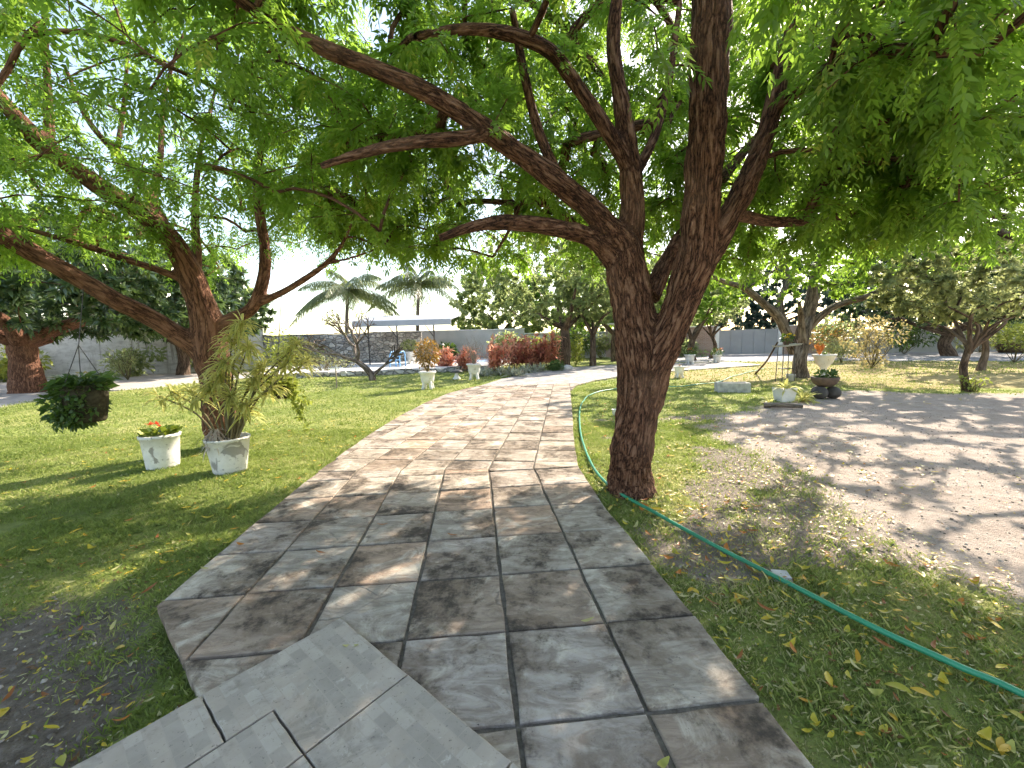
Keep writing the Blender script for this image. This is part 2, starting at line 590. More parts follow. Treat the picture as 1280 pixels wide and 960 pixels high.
col = k.mix(th('sand'), col, sand)
col = k.mix(th('drive'), col, drive)
hgt = k.math('ADD', k.math('MULTIPLY', fine, 0.6), k.math('MULTIPLY', k.noise(co, 160, 3), 0.4))
nm = k.bump(k.math('ADD', hgt, k.math('MULTIPLY', k.noise(co, 14, 6, 0.65), 0.9)), 1.0, 0.035)
M['ground'] = k.done(k.principled(col, 0.92, nm, 0.12))
ground = quad_mesh('ground', np.column_stack([GP, ground_z(GP)]), GQ, M['ground'], smooth=True,
                   attrs=dict(dirt=mk[0], soil=mk[1], dry=mk[2], drive=mk[3], sand=mk[4], bare=mk[5]))
tag(ground, 'green lawn with bare sandy yard and dry grass beyond', kind='structure')

# ---- slabs
def clip_half(poly, n, d):
    """keep the side where n.p <= d"""
    out = []
    m = len(poly)
    for i in range(m):
        a, b = poly[i], poly[(i + 1) % m]
        da, db = a[0] * n[0] + a[1] * n[1] - d, b[0] * n[0] + b[1] * n[1] - d
        if da <= 0: out.append(a)
        if (da < 0 < db) or (db < 0 < da):
            t = da / (da - db)
            out.append((a[0] + (b[0] - a[0]) * t, a[1] + (b[1] - a[1]) * t))
    return out

def clip_cell(poly, O, U, W, u0, u1, w0, w1):
    for n, d in (((-U[0], -U[1]), -(np.dot(O, U) + u0)), ((U[0], U[1]), np.dot(O, U) + u1), ((-W[0], -W[1]), -(np.dot(O, W) + w0)), ((W[0], W[1]), np.dot(O, W) + w1)):
        poly = clip_half(poly, n, d)
        if len(poly) < 3: return []
    return poly

def area2(p):
    p = np.asarray(p)
    return 0.5 * float(np.sum(p[:, 0] * np.roll(p[:, 1], -1) - p[:, 1] * np.roll(p[:, 0], -1)))

def slab(poly, name, mat, parent, top, seg, rough, thick=0.05, bevel=0.005, tilt=0.007):
    poly = [np.array(p) for p in poly]
    if area2(poly) < 0: poly = poly[::-1]
    pts = []
    for i in range(len(poly)):
        a, b = poly[i], poly[(i + 1) % len(poly)]
        L = np.linalg.norm(b - a)
        if L < 0.006: continue
        n = max(1, int(round(L / seg)))
        nrm = np.array([b[1] - a[1], a[0] - b[0]]) / L
        for q in range(n):
            e = 0 if q == 0 else random.uniform(-rough, rough * 0.6)
            pts.append(a + (b - a) * q / n + nrm * e)
    if len(pts) < 3: return None
    pts = np.array(pts)
    c = pts.mean(0)
    m = len(pts)
    d = unit(pts - c)
    inner = pts - d * bevel * 1.3
    gx_, gy_ = random.uniform(-tilt, tilt), random.uniform(-tilt, tilt)
    dz = random.uniform(-tilt, tilt) * 0.6
    zz = lambda P: top + dz + (P - c) @ np.array([gx_, gy_])
    v = np.vstack([np.column_stack([pts, np.full(m, top - thick)]), np.column_stack([pts, zz(pts) - bevel * 0.8]), np.column_stack([inner, zz(inner)])])
    f = []
    for i in range(m):
        j = (i + 1) % m
        f.append((i, j, m + j, m + i))
        f.append((m + i, m + j, 2 * m + j, 2 * m + i))
    f.append(tuple(range(2 * m, 3 * m)))
    mb = MB().add(v, f)
    return mb.build(name, mat, parent, loc=(c[0], c[1], top))

k = NT('stamped stone slab')
co = k.coord()
r = k.random()
off = k.n('ShaderNodeCombineXYZ')
k.val(off.inputs[0], k.math('MULTIPLY', r, 91.0)); k.val(off.inputs[1], k.math('MULTIPLY', r, 53.0))
v = k.mapping(co, loc=off.outputs[0])
base = k.ramp(r, [(0.0, (0.38, 0.335, 0.285)), (0.22, (0.46, 0.40, 0.335)), (0.44, (0.42, 0.37, 0.315)), (0.60, (0.45, 0.395, 0.35)), (0.74, (0.37, 0.29, 0.23)), (0.88, (0.47, 0.335, 0.25))], 'CONSTANT')
n1 = k.noise(v, 2.6, 9, 0.70, 0.7)
n2 = k.noise(v, 10, 8, 0.72)
n3 = k.noise(k.mapping(v, (1, 2.4, 1), rot=(0, 0, 0.6)), 4.2, 9, 0.70, 1.3)
n4 = k.noise(k.mapping(v, loc=(7.1, 3.3, 0)), 1.5, 6, 0.62, 0.6)
col = k.mix(k.maprange(n3, 0.38, 0.64), k.mix(0.62, base, (0.150, 0.108, 0.080)), base)
col = k.mix(k.maprange(n1, 0.52, 0.68), col, (0.58, 0.515, 0.43))
wear = k.math('ADD', k.math('MULTIPLY', n4, 0.55), k.math('MULTIPLY', n2, 0.45))
col = k.mix(k.maprange(n4, 0.56, 0.42), col, k.mix(0.55, col, (0.17, 0.118, 0.082)))
col = k.mix(k.maprange(wear, 0.51, 0.39), col, (0.066, 0.052, 0.042))
col = k.mix(k.maprange(n2, 0.62, 0.74), col, (0.44, 0.36, 0.30))
col = k.mix(k.maprange(k.noise(v, 75, 5, 0.7), 0.62, 0.72), col, (0.085, 0.07, 0.06))
crack = k.vor(k.mapping(k.mix(0.12, v, k.noise(v, 3, 5, 0.6, 0, 'Color')), (1.0, 1.7, 1), rot=(0, 0, 0.7)), 2.3, 'DISTANCE_TO_EDGE')
rid = k.noise(k.mapping(v, (1.0, 1.8, 1), rot=(0, 0, 0.5)), 4.0, 10, 0.66, 1.1)
gate_ = k.maprange(n4, 0.56, 0.64)
ck = k.math('MULTIPLY', k.maprange(crack, 0.022, 0.0), gate_)
col = k.mix(k.math('MULTIPLY', ck, 0.35), col, (0.06, 0.05, 0.043))
hh = k.math('SUBTRACT', k.math('ADD', rid, k.math('MULTIPLY', k.noise(v, 48, 5, 0.7), 0.16)), k.math('MULTIPLY', ck, 0.25))
nm = k.bump(hh, 0.75, 0.04)
M['slab'] = k.done(k.principled(col, k.maprange(n1, 0.3, 0.7, 0.92, 0.74), nm, 0.18))

k = NT('mortar bed')
co = k.coord()
col = k.ramp(k.noise(co, 30, 6, 0.7), [(0.3, (0.075, 0.062, 0.050)), (0.7, (0.19, 0.165, 0.14))])
M['mortar'] = k.done(k.principled(col, 0.9, k.bump(k.noise(co, 70, 4), 0.6, 0.01), 0.15))

near_part = [p for p in PATH]
path = empty('path', (0, 0, 0), 'winding garden path of large square stamped stone slabs', kind='structure')

# mortar under the slabs: a low block whose side shows as the kerb of the path
def prism(poly, z0, z1, name, mat, parent):
    p = [np.array(q) for q in poly]
    if area2(p) < 0: p = p[::-1]
    m = len(p)
    P = np.array(p)
    v = np.vstack([np.column_stack([P, np.full(m, z0)]), np.column_stack([P, np.full(m, z1)])])
    f = [(i, (i + 1) % m, m + (i + 1) % m, m + i) for i in range(m)] + [tuple(range(m, 2 * m))]
    return MB().add(v, f).build(name, mat, parent)

def shrink(poly, d):
    p = np.array(poly)
    if area2(p) < 0: p = p[::-1]
    e = np.roll(p, -1, 0) - p
    n = unit(np.column_stack([e[:, 1], -e[:, 0]]))
    nn = unit(n + np.roll(n, 1, 0))
    return [tuple(q) for q in p - nn * d]
NEARPATH = [q for q in PATH if q[1] < 13.95]
near_out = [q for q in clip_half(PATH, (0, 1), 13.2)]
prism(shrink(near_out, 0.012), -0.13, -0.014, 'bed', M['mortar'], path)

O = np.array([-0.29, 4.5])
Wn = unit(np.array([0.09, -1.0])); Un = np.array([-Wn[1], Wn[0]])
Wf = unit(np.array([0.13, 1.0])); Uf = np.array([Wf[1], -Wf[0]])
bn = unit(np.array([0.02, 1.0])); bd = float(bn @ O)
poly_near = clip_half(PATH, bn, bd)
poly_far = clip_half(clip_half(PATH, -bn, -bd), (0, 1), 13.2)
# the terrace covers the near corner
J = 0.009
def lay(poly, U, W, us, ws):
    for a in range(len(us) - 1):
        for b in range(len(ws) - 1):
            c = clip_cell(poly, O, U, W, us[a] + J, us[a + 1] - J, ws[b] + J, ws[b + 1] - J)
            if len(c) < 3 or abs(area2(c)) < 0.006: continue
            P = np.array(c)
            if poly_sd(P, TERR).max() < 0: continue
            d = np.linalg.norm(P.mean(0))
            slab(c, 'slab', M['slab'], path, 0.0, 0.11 if d < 5 else 0.2 if d < 8 else 0.6, 0.007 if d < 8 else 0.0)
cols = [-2.6, -1.97, -1.5, -1.0, -0.5, 0.0, 0.505, 1.4]
lay(poly_near, Un, Wn, cols, [-0.5] + [0.11 + 0.503 * q for q in range(0, 9)])
cols_f = [-3.6, -3.0, -2.5, -2.0, -1.5, -1.0, -0.5, 0.0, 0.505, 1.03, 1.6, 2.2, 2.8]
lay(poly_far, Uf, Wf, cols_f, [-0.6] + [0.30 + 0.5 * q for q in range(0, 19)])

# beyond that a slab is only a pixel or two deep: one paved sheet with the joints in its material
k = NT('far paving')
co = k.coord()
bt = k.n('ShaderNodeTexBrick')
bt.offset = 0.3
k.val(bt.inputs['Vector'], k.mapping(co, rot=(0, 0, 0.5)))
bt.inputs['Color1'].default_value = (0.30, 0.28, 0.265, 1); bt.inputs['Color2'].default_value = (0.42, 0.39, 0.365, 1)
bt.inputs['Mortar'].default_value = (0.09, 0.08, 0.07, 1)
bt.inputs['Scale'].default_value = 1.0; bt.inputs['Mortar Size'].default_value = 0.018
bt.inputs['Brick Width'].default_value = 0.7; bt.inputs['Row Height'].default_value = 0.5
col = k.mix(k.maprange(k.noise(co, 2.5, 6, 0.6), 0.4, 0.65), bt.outputs[0], (0.22, 0.20, 0.185))
M['far_paving'] = k.done(k.principled(col, 0.7, k.bump(k.noise(co, 9, 6), 0.5, 0.03), 0.3))
prism(clip_half(PATH, (0, -1), -13.215), -0.1, -0.003, 'paving', M['far_paving'], path)

# ---- terrace at the photographer's feet: big slabs printed with small setts
k = NT('printed terrace slab')
co = k.coord()
r = k.random()
v = k.mapping(co, rot=(0, 0, 0.70))
bt = k.n('ShaderNodeTexBrick')
bt.offset = 0.5
k.val(bt.inputs['Vector'], v)
bt.inputs['Color1'].default_value = (0, 0, 0, 1); bt.inputs['Color2'].default_value = (1, 1, 1, 1); bt.inputs['Mortar'].default_value = (0.45, 0.45, 0.45, 1)
bt.inputs['Scale'].default_value = 1.0; bt.inputs['Mortar Size'].default_value = 0.002
bt.inputs['Brick Width'].default_value = 0.085; bt.inputs['Row Height'].default_value = 0.052
sett = k.n('ShaderNodeSeparateColor')
k.l(bt.outputs[0], sett.inputs[0])
n1 = k.noise(co, 5, 7, 0.62, 0.5)
base = k.mix(k.maprange(n1, 0.3, 0.7), (0.30, 0.262, 0.222), (0.42, 0.368, 0.315))
tone = k.ramp(sett.outputs[0], [(0.0, (0.24, 0.212, 0.185)), (0.35, (0.36, 0.315, 0.27)), (0.6, (0.40, 0.325, 0.26)), (1.0, (0.50, 0.45, 0.395))])
col = k.mix(0.42, base, tone)
col = k.mix(k.maprange(k.noise(co, 2.2, 5, 0.6), 0.54, 0.70), col, (0.40, 0.325, 0.26))
col = k.mix(k.maprange(k.noise(co, 3.4, 8, 0.70, 0.9), 0.50, 0.66), col, k.mix(0.5, col, (0.14, 0.12, 0.10)))
col = k.mix(k.maprange(k.noise(co, 11, 8, 0.72, 0.5), 0.58, 0.70), col, (0.50, 0.445, 0.385))
col = k.mix(k.maprange(k.noise(co, 60, 6, 0.75), 0.57, 0.70), col, (0.12, 0.10, 0.085))
nm = k.bump(k.math('ADD', k.math('MULTIPLY', k.noise(co, 18, 6), 1.0), k.math('MULTIPLY', bt.outputs['Fac'], -0.1)), 0.25, 0.012)
M['terrace'] = k.done(k.principled(col, 0.75, nm, 0.22))
terrace = empty('terrace', (0, 0, 0), 'grey paved terrace corner of printed slabs overlapping the path', kind='structure')
prism(shrink(TERR, 0.01), -0.1, 0.012, 'bed', M['mortar'], terrace)
def ab(*q):
    return [tuple(T0 + TA * a + TB * b) for a, b in q]
g = 0.004
def rect(a0, a1, b0, b1):
    return ab((a0 + g, b0 + g), (a1 - g, b0 + g), (a1 - g, b1 - g), (a0 + g, b1 - g))
for poly in [ab((0, 0), (0.58 - g, 0), (0.58 - g, 0.43 - g), (0.31 - g, 0.43 - g), (0.31 - g, 0.59 - g), (0, 0.59 - g)),
             rect(0.58, 1.16, -g, 0.43), rect(0.31, 0.58, 0.43, 1.01), rect(0.58, 1.16, 0.43, 1.01), rect(-g, 0.31, 0.59, 1.17), rect(1.16, 1.74, -g, 0.58), rect(1.74, 2.32, -g, 0.58),
             rect(1.16, 1.74, 0.58, 1.16), rect(0.31, 0.87, 1.01, 1.6), rect(0.87, 1.45, 1.16, 1.74), rect(-g, 0.31, 1.17, 1.75), rect(1.74, 2.32, 0.58, 1.16), rect(-g, 0.31, 1.75, 2.33)]:
    slab(poly, 'slab', M['terrace'], terrace, 0.034, 0.06, 0.0025, 0.04, 0.004, 0.002)
# ------------------------------------------------------------------ trees
def compound_leaves(B, D, L, rng, pairs=6, size=0.062, wide=0.30):
    """feather-shaped leaves: B bases, D directions, L lengths. Returns verts, quads, tint"""
    N = len(B)
    D = unit(D)
    up = np.array([0, 0, 1.0])
    S = unit(np.cross(D, up) + rng.normal(0, 0.15, (N, 3)))
    K = pairs * 2 + 1
    s = np.concatenate([np.repeat(np.linspace(0.22, 0.95, pairs), 2), [1.0]])
    side = np.concatenate([np.tile([1.0, -1.0], pairs), [0.0]])
    prof = np.concatenate([np.repeat(np.array([0.75 + 0.35 * math.sin(math.pi * (0.15 + 0.7 * q / (pairs - 1))) for q in range(pairs)]), 2), [0.95]])
    droop = rng.uniform(0.25, 0.75, N)
    P = B[:, None, :] + D[:, None, :] * (L[:, None] * s[None, :])[:, :, None]
    P[:, :, 2] -= (droop[:, None] * L[:, None]) * (s[None, :] ** 2)
    T = D[:, None, :] - up * (2 * droop[:, None] * s[None, :])[:, :, None]
    T = unit(T)
    ld = S[:, None, :] * side[None, :, None] * 0.80 + T * (0.62 + 0.3 * (side == 0))[None, :, None]
    ld = ld + rng.normal(0, 0.14, (N, K, 3))
    ld[:, :, 2] -= rng.uniform(0.05, 0.45, (N, 1))
    ld = unit(ld)
    l = size * prof[None, :] * (rng.uniform(0.75, 1.2, (N, 1)) * (0.75 + 0.5 * vnoise(B * 1.9, 72))[:, None]) * rng.uniform(0.85, 1.15, (N, K))
    nrm = unit(np.cross(np.cross(T, S[:, None, :]), ld) * 0 + np.cross(S[:, None, :], T) + rng.normal(0, 0.25, (N, K, 3)))
    wv = unit(np.cross(ld, nrm))
    w = l * wide * 0.5
    mid = P + ld * (l * 0.42)[:, :, None]
    tip = P + ld * l[:, :, None] + T * (l * 0.12)[:, :, None]
    fold = nrm * (w * 0.35)[:, :, None]
    V = np.stack([P, mid + wv * w[:, :, None] + fold, tip, mid - wv * w[:, :, None] + fold], 2).reshape(-1, 3)
    Q = np.arange(N * K * 4).reshape(-1, 4)
    age = (fbm(B * 1.3, 2, 71) - 0.5)[:, None]
    tint = np.repeat(np.clip(rng.normal(0.43, 0.17, (N, 1)) + age * 0.9 + rng.normal(0, 0.08, (N, K)) + 0.5 * (rng.uniform(0, 1, (N, 1)) < 0.025), 0, 1).ravel(), 4)
    return V, Q, tint

def simple_leaves(B, D, L, W, rng, mean=0.5, dev=0.22):
    N = len(B)
    D = unit(D)
    nrm = unit(rng.normal(0, 1, (N, 3)) + np.array([0, 0, 1.2]))
    S = unit(np.cross(D, nrm))
    mid = B + D * (L * 0.45)[:, None]
    tip = B + D * L[:, None]
    tip[:, 2] -= L * 0.15
    V = np.stack([B, mid + S * (W * 0.5)[:, None], tip, mid - S * (W * 0.5)[:, None]], 1).reshape(-1, 3)
    Q = np.arange(N * 4).reshape(-1, 4)
    tint = np.repeat(np.clip(rng.normal(mean, dev, N), 0, 1), 4)
    return V, Q, tint

def in_blobs(blobs, n, rng, keep=None):
    """n points spread over ellipsoids (centre, radii, inner fraction, weight)"""
    out = []
    w = np.array([b[3] for b in blobs], float)
    w /= w.sum()
    while len(out) < n:
        b = blobs[rng.choice(len(blobs), p=w)]
        d = unit(rng.normal(0, 1, 3))
        r = (rng.uniform(b[2] ** 3, 1)) ** (1 / 3)
        p = np.array(b[0]) + d * r * np.array(b[1])
        if keep is None or keep(p):
            out.append(p)
    return np.array(out)

def grow(limbs, tips, rng, attach_min, step=0.2):
    """join every twig tip to the growing skeleton; returns nodes, twig paths and their radii"""
    pos, par, chains = [], [], []
    seg = []
    for li, limb in enumerate(limbs):
        P = smooth_line(limb, 0.10)
        seg.append(P)
        for i, q in enumerate(P):
            if i == 0:
                par.append(-1 if not pos else int(np.argmin(np.linalg.norm(np.array(pos) - q[:3], axis=1))))
            else:
                par.append(len(pos) - 1)
            pos.append(q[:3])
    nlimb = len(pos)
    X = np.zeros((nlimb + len(tips) * 40, 3))
    X[:nlimb] = np.array(pos)
    ok = np.zeros(len(X), bool)
    ok[:nlimb] = X[:nlimb, 2] > attach_min
    n = nlimb
    par = par + [0] * (len(X) - nlimb)
    ctr = np.array(limbs[0])[-1, :3]
    order = np.argsort(np.linalg.norm((tips - ctr) * np.array([1, 1, 0.7]), axis=1) + rng.uniform(0, 2.0, len(tips)))
    for t in order:
        p = tips[t]
        c = np.linalg.norm(X[:n] - p, axis=1) + 0.5 * np.maximum(0, X[:n, 2] - p[2] - 0.1)
        c[~ok[:n]] = 1e9
        q = int(np.argmin(c))
        a = X[q]
        d = np.linalg.norm(p - a)
        m = int(min(36, max(2, math.ceil(d / step))))
        ctl = a + (p - a) * 0.5 + np.array([0, 0, 0.14 * d]) + rng.normal(0, 0.07 * d, 3)
        s = np.linspace(0, 1, m + 1)[1:, None]
        path = a * (1 - s) ** 2 + 2 * ctl * s * (1 - s) + p * s ** 2 + rng.normal(0, 0.012 * min(d, 1.5), (m, 3)) * (1 - s)
        idx = [q]
        for z in path:
            X[n] = z
            par[n] = idx[-1]
            ok[n] = True
            idx.append(n)
            n += 1
        chains.append((t, idx))
    cnt = np.zeros(n)
    for t, idx in chains:
        cnt[idx[-1]] += 1
    for i in range(n - 1, nlimb - 1, -1):
        cnt[par[i]] += cnt[i]
    return X[:n], chains, cnt, seg

def tubes_mesh(name, lines, mat, parent, sides=5):
    """many tapering twigs in one mesh"""
    Vs, Fs, Gs, o = [], [], [], 0
    for P, R in lines:
        v, f = tube_arrays(P, R, sides)
        s = np.concatenate([[0], np.cumsum(np.linalg.norm(np.diff(P, axis=0), axis=1))])
        a = np.arange(sides) * 2 * math.pi / sides
        g = np.stack([np.cos(a)[None, :] * np.asarray(R)[:, None], np.sin(a)[None, :] * np.asarray(R)[:, None], np.repeat((s * 0.2)[:, None], sides, 1)], -1).reshape(-1, 3) + P[0]
        Vs.append(v); Fs.append(f + o); Gs.append(g)
        o += len(v)
    return quad_mesh(name, np.concatenate(Vs), np.concatenate(Fs), mat, parent, True, dict(grain=np.concatenate(Gs)))

def remeshed_trunk(name, seg, mat, parent, voxel, amp, seed):
    """limbs melted into one trunk, then fissured along the grain"""
    mb = MB()
    for P in seg:
        mb.tube(P[:, :3], P[:, 3], 20)
    tmp = mb.build('tmp', None)
    md = tmp.modifiers.new('r', 'REMESH')
    md.mode = 'VOXEL'
    md.voxel_size = voxel
    md.use_smooth_shade = True
    dg = bpy.context.evaluated_depsgraph_get()
    me = bpy.data.meshes.new_from_object(tmp.evaluated_get(dg))
    old = tmp.data
    bpy.data.objects.remove(tmp)
    bpy.data.meshes.remove(old)
    n = len(me.vertices)
    V = np.zeros(n * 3, np.float32); me.vertices.foreach_get('co', V); V = V.reshape(-1, 3).astype(float)
    # relax the voxel steps
    ed = np.zeros(len(me.edges) * 2, np.int32); me.edges.foreach_get('vertices', ed); ed = ed.reshape(-1, 2)
    deg = np.bincount(ed.ravel(), minlength=n)[:, None]
    for _ in range(3):
        acc = np.zeros_like(V)
        np.add.at(acc, ed[:, 0], V[ed[:, 1]]); np.add.at(acc, ed[:, 1], V[ed[:, 0]])
        V = V * 0.4 + 0.6 * acc / np.maximum(deg, 1)
    me.vertices.foreach_set('co', V.astype(np.float32).ravel())
    me.update()
    N = np.zeros(n * 3, np.float32); me.vertices.foreach_get('normal', N); N = N.reshape(-1, 3).astype(float)
    C = np.concatenate([P[:, :3] for P in seg]); R = np.concatenate([P[:, 3] for P in seg])
    T = np.concatenate([unit(np.gradient(P[:, :3], axis=0)) for P in seg])
    E = np.concatenate([np.repeat(unit(P[-1:, :3] - P[:1, :3]), len(P), 0) for P in seg])
    S = np.concatenate([np.concatenate([[0], np.cumsum(np.linalg.norm(np.diff(P[:, :3], axis=0), axis=1))]) + 3.1 * i for i, P in enumerate(seg)])
    grain = np.zeros_like(V); rad = np.zeros(n)
    for a in range(0, n, 4000):
        v = V[a:a + 4000]
        d = np.linalg.norm(v[:, None, :] - C[None], axis=2) / R[None] ** 0.7
        q = np.argmin(d, 1)
        off = v - C[q]
        al = np.sum(off * T[q], 1)
        grain[a:a + 4000] = off - T[q] * al[:, None] + E[q] * ((S[q] + al) * 0.22)[:, None]
        rad[a:a + 4000] = R[q]
    w = fbm(grain * 6, 2, seed + 3) - 0.5
    r1 = fbm(grain * 20 + w[:, None] * 1.5, 3, seed)
    ridge = 1 - np.abs(r1 - 0.5) * 4.5
    r2 = fbm(grain * 44, 2, seed + 9) - 0.5
    k_ = np.minimum(rad, 0.22) / 0.22
    disp = amp * k_ * (np.clip(-ridge, -1, 1) * 0.8 + r2 * 0.8) + (fbm(V * 5, 2, seed + 5) - 0.5) * 0.05 * k_
    V = V + N * disp[:, None]
    me.vertices.foreach_set('co', V.astype(np.float32).ravel())
    me.attributes.new('grain', 'FLOAT_VECTOR', 'POINT').data.foreach_set('vector', grain.astype(np.float32).ravel())
    me.polygons.foreach_set('use_smooth', np.ones(len(me.polygons), bool))
    me.update()
    me.materials.clear()
    me.materials.append(mat)
    return link(name, me, parent)

def leaves_at(X, chains, per, rng, spreadlen=0.4, out=0.9):
    """bases and directions of the leaves around the end of every twig"""
    Bs, Ds = [], []
    for t, idx in chains:
        P = X[idx]
        d = np.concatenate([[0], np.cumsum(np.linalg.norm(np.diff(P, axis=0), axis=1))])
        L = d[-1]
        s = L - np.minimum(rng.exponential(spreadlen * 0.5, per), min(L, spreadlen * 1.6))
        b = np.stack([np.interp(s, d, P[:, c]) for c in range(3)], 1)
        T = unit(P[-1] - P[-2])
        rnd = unit(rng.normal(0, 1, (per, 3)))
        dirs = rnd * out + T * 0.55
        dirs[:, 2] += 0.05
        Bs.append(b); Ds.append(dirs)
    return np.concatenate(Bs), unit(np.concatenate(Ds))

def make_tree(name, label, base, limbs, blobs, ntips, per, leaf, mats, seed, group=None, keep=None, attach_min=1.2, voxel=None, amp=0.012, leaf_keep=None, twig=0.0045, cat='tree', spreadlen=0.4):
    rng = np.random.default_rng(seed)
    root = empty(name, base, label, cat, group)
    tips = in_blobs(blobs, ntips, rng, keep)
    X, chains, cnt, seg = grow(limbs, tips, rng, attach_min, 0.2 if voxel else 0.4)
    if voxel:
        remeshed_trunk('trunk', seg, M[mats[0]], root, voxel, amp, seed)
    else:
        tubes_mesh('trunk', [(P[:, :3], P[:, 3] * (0.92 + 0.16 * vnoise(P[:, :3] * 4, seed))) for P in seg], M[mats[0]], root, 12)
    lines = []
    for t, idx in chains:
        c = cnt[idx].copy()
        c[0] = c[1]
        lines.append((X[idx], np.minimum(twig * c ** 0.5, 0.05)))
    tubes_mesh('branches', lines, M[mats[0]], root, 5 if voxel else 3)['kind'] = 'stuff'
    if per:
        B, D = leaves_at(X, chains, per, rng, spreadlen)
        if leaf_keep is not None:
            m = leaf_keep(B)
            B, D = B[m], D[m]
        V, Q, tint = leaf(B, D, rng)
        quad_mesh('crown', V, Q, M[mats[1]], root, False, dict(tint=tint))['kind'] = 'stuff'
    return root

def neem_leaf(B, D, rng, size=0.064, pairs=6):
    return compound_leaves(B, D, rng.uniform(0.17, 0.27, len(B)), rng, pairs, size, 0.35)

def px_line(*rows):
    """limb from (pixel x, pixel y, distance, radius) rows"""
    return [(*at(x, y, d), r) for x, y, d, r in rows]

# ---- the big neem tree beside the path
b = gp(788, 612, -0.03)
main_limbs = [
    [(b[0], b[1], -0.15, 0.32), (b[0], b[1], -0.02, 0.25), (b[0], b[1], 0.10, 0.215)] + px_line((789, 570, 3.75, 0.205), (796, 520, 3.76, 0.200), (801, 480, 3.78, 0.205), (799, 445, 3.78, 0.22), (793, 405, 3.78, 0.205), (788, 370, 3.78, 0.19), (783, 335, 3.78, 0.185), (779, 300, 3.76, 0.16)),
    px_line((799, 535, 3.78, 0.12), (806, 500, 3.77, 0.18), (814, 465, 3.74, 0.175), (832, 425, 3.68, 0.15), (853, 375, 3.60, 0.155), (868, 330, 3.54, 0.165), (874, 285, 3.48, 0.15), (880, 210, 3.38, 0.143), (885, 110, 3.22, 0.142), (889, 0, 3.05, 0.135), (893, -130, 2.92, 0.11), (900, -260, 2.8, 0.07)),
    px_line((850, 385, 3.6, 0.10), (868, 340, 3.56, 0.14), (900, 290, 3.60, 0.115), (930, 235, 3.62, 0.10), (955, 175, 3.62, 0.085), (972, 110, 3.60, 0.07), (990, 30, 3.55, 0.055), (1010, -80, 3.5, 0.04)),
    px_line((784, 345, 3.78, 0.10), (777, 305, 3.74, 0.15), (757, 282, 3.66, 0.115), (735, 258, 3.58, 0.098), (690, 222, 3.42, 0.09), (640, 186, 3.26, 0.08), (600, 158, 3.14, 0.076), (542, 120, 3.02, 0.068), (478, 90, 2.92, 0.058), (400, 58, 2.82, 0.05), (320, 15, 2.72, 0.04), (240, -50, 2.6, 0.03)),
    px_line((782, 345, 3.78, 0.09), (768, 320, 3.76, 0.12), (740, 298, 3.62, 0.085), (690, 284, 3.44, 0.072), (640, 279, 3.28, 0.062), (600, 281, 3.18, 0.05), (548, 298, 3.1, 0.03)),
    px_line((612, 166, 3.17, 0.06), (575, 173, 3.06, 0.053), (520, 178, 2.95, 0.046), (465, 188, 2.86, 0.038), (400, 208, 2.8, 0.024)),
    px_line((783, 320, 3.78, 0.14), (790, 255, 3.74, 0.112), (786, 190, 3.68, 0.092), (775, 120, 3.6, 0.07), (767, 60, 3.54, 0.06), (772, -10, 3.46, 0.05), (790, -120, 3.4, 0.035)),
    px_line((784, 205, 3.68, 0.075), (757, 160, 3.56, 0.064), (722, 108, 3.42, 0.058), (690, 66, 3.3, 0.055), (645, 45, 3.18, 0.05), (590, 36, 3.05, 0.042), (520, 45, 2.95, 0.03)),
    px_line((812, 372, 3.86, 0.10), (832, 330, 4.02, 0.085), (858, 288, 4.25, 0.078), (890, 240, 4.55, 0.07), (930, 190, 4.9, 0.055), (985, 130, 5.3, 0.04)),
    px_line((915, 268, 3.66, 0.06), (985, 278, 4.1, 0.05), (1070, 266, 4.5, 0.045), (1150, 246, 4.7, 0.042), (1280, 225, 4.9, 0.035), (1420, 200, 5.0, 0.025)),
    px_line((700, 228, 3.45, 0.05), (672, 160, 3.5, 0.045), (655, 90, 3.5, 0.04), (640, 10, 3.4, 0.03)),
    px_line((788, 230, 3.72, 0.05), (820, 165, 3.9, 0.045), (838, 90, 4.1, 0.038), (850, 0, 4.2, 0.03)),
]
def limb_guard(limbs, rmin):
    """thick limbs carry few leaves: where they run, and how far off"""
    S = np.concatenate([smooth_line(l, 0.08) for l in limbs])
    S = S[S[:, 3] > rmin]
    x, y, d = proj(S[:, :3])
    return x, y, d, S[:, 3] / d * FOCAL_PX
def hides(P, guard, margin):
    x, y, d = proj(P)
    gx_, gy_, gd_, gr_ = guard
    out = np.zeros(len(x), bool)
    for a in range(0, len(x), 3000):
        s_ = slice(a, a + 3000)
        near = np.hypot(x[s_, None] - gx_[None], y[s_, None] - gy_[None]) < gr_[None] + margin
        out[s_] = (near & (d[s_, None] < gd_[None] + 0.12)).any(1)
    return out
G_thick = limb_guard(main_limbs[:3], 0.065)
G_mid = limb_guard(main_limbs, 0.045)
_kr = np.random.default_rng(17)
def keep_main(p):
    if p[2] < 1.95: return False
    dist = np.linalg.norm(p - np.array([0, 0, CAM_H]))
    if dist < 1.5 or (p[0] < 0.6 and dist < 2.9): return False
    # the crown is open underneath, round the fork
    if p[2] < 2.75 and math.hypot(p[0] - 0.9, p[1] - 3.6) < 1.9: return False
    if p[0] > 1.3 and p[2] > 4.3 and _kr.random() < 0.45: return False
    if hides(p, G_thick, 42)[0]: return False
    if hides(p, G_mid, 26)[0] and _kr.random() < 0.72: return False
    return True
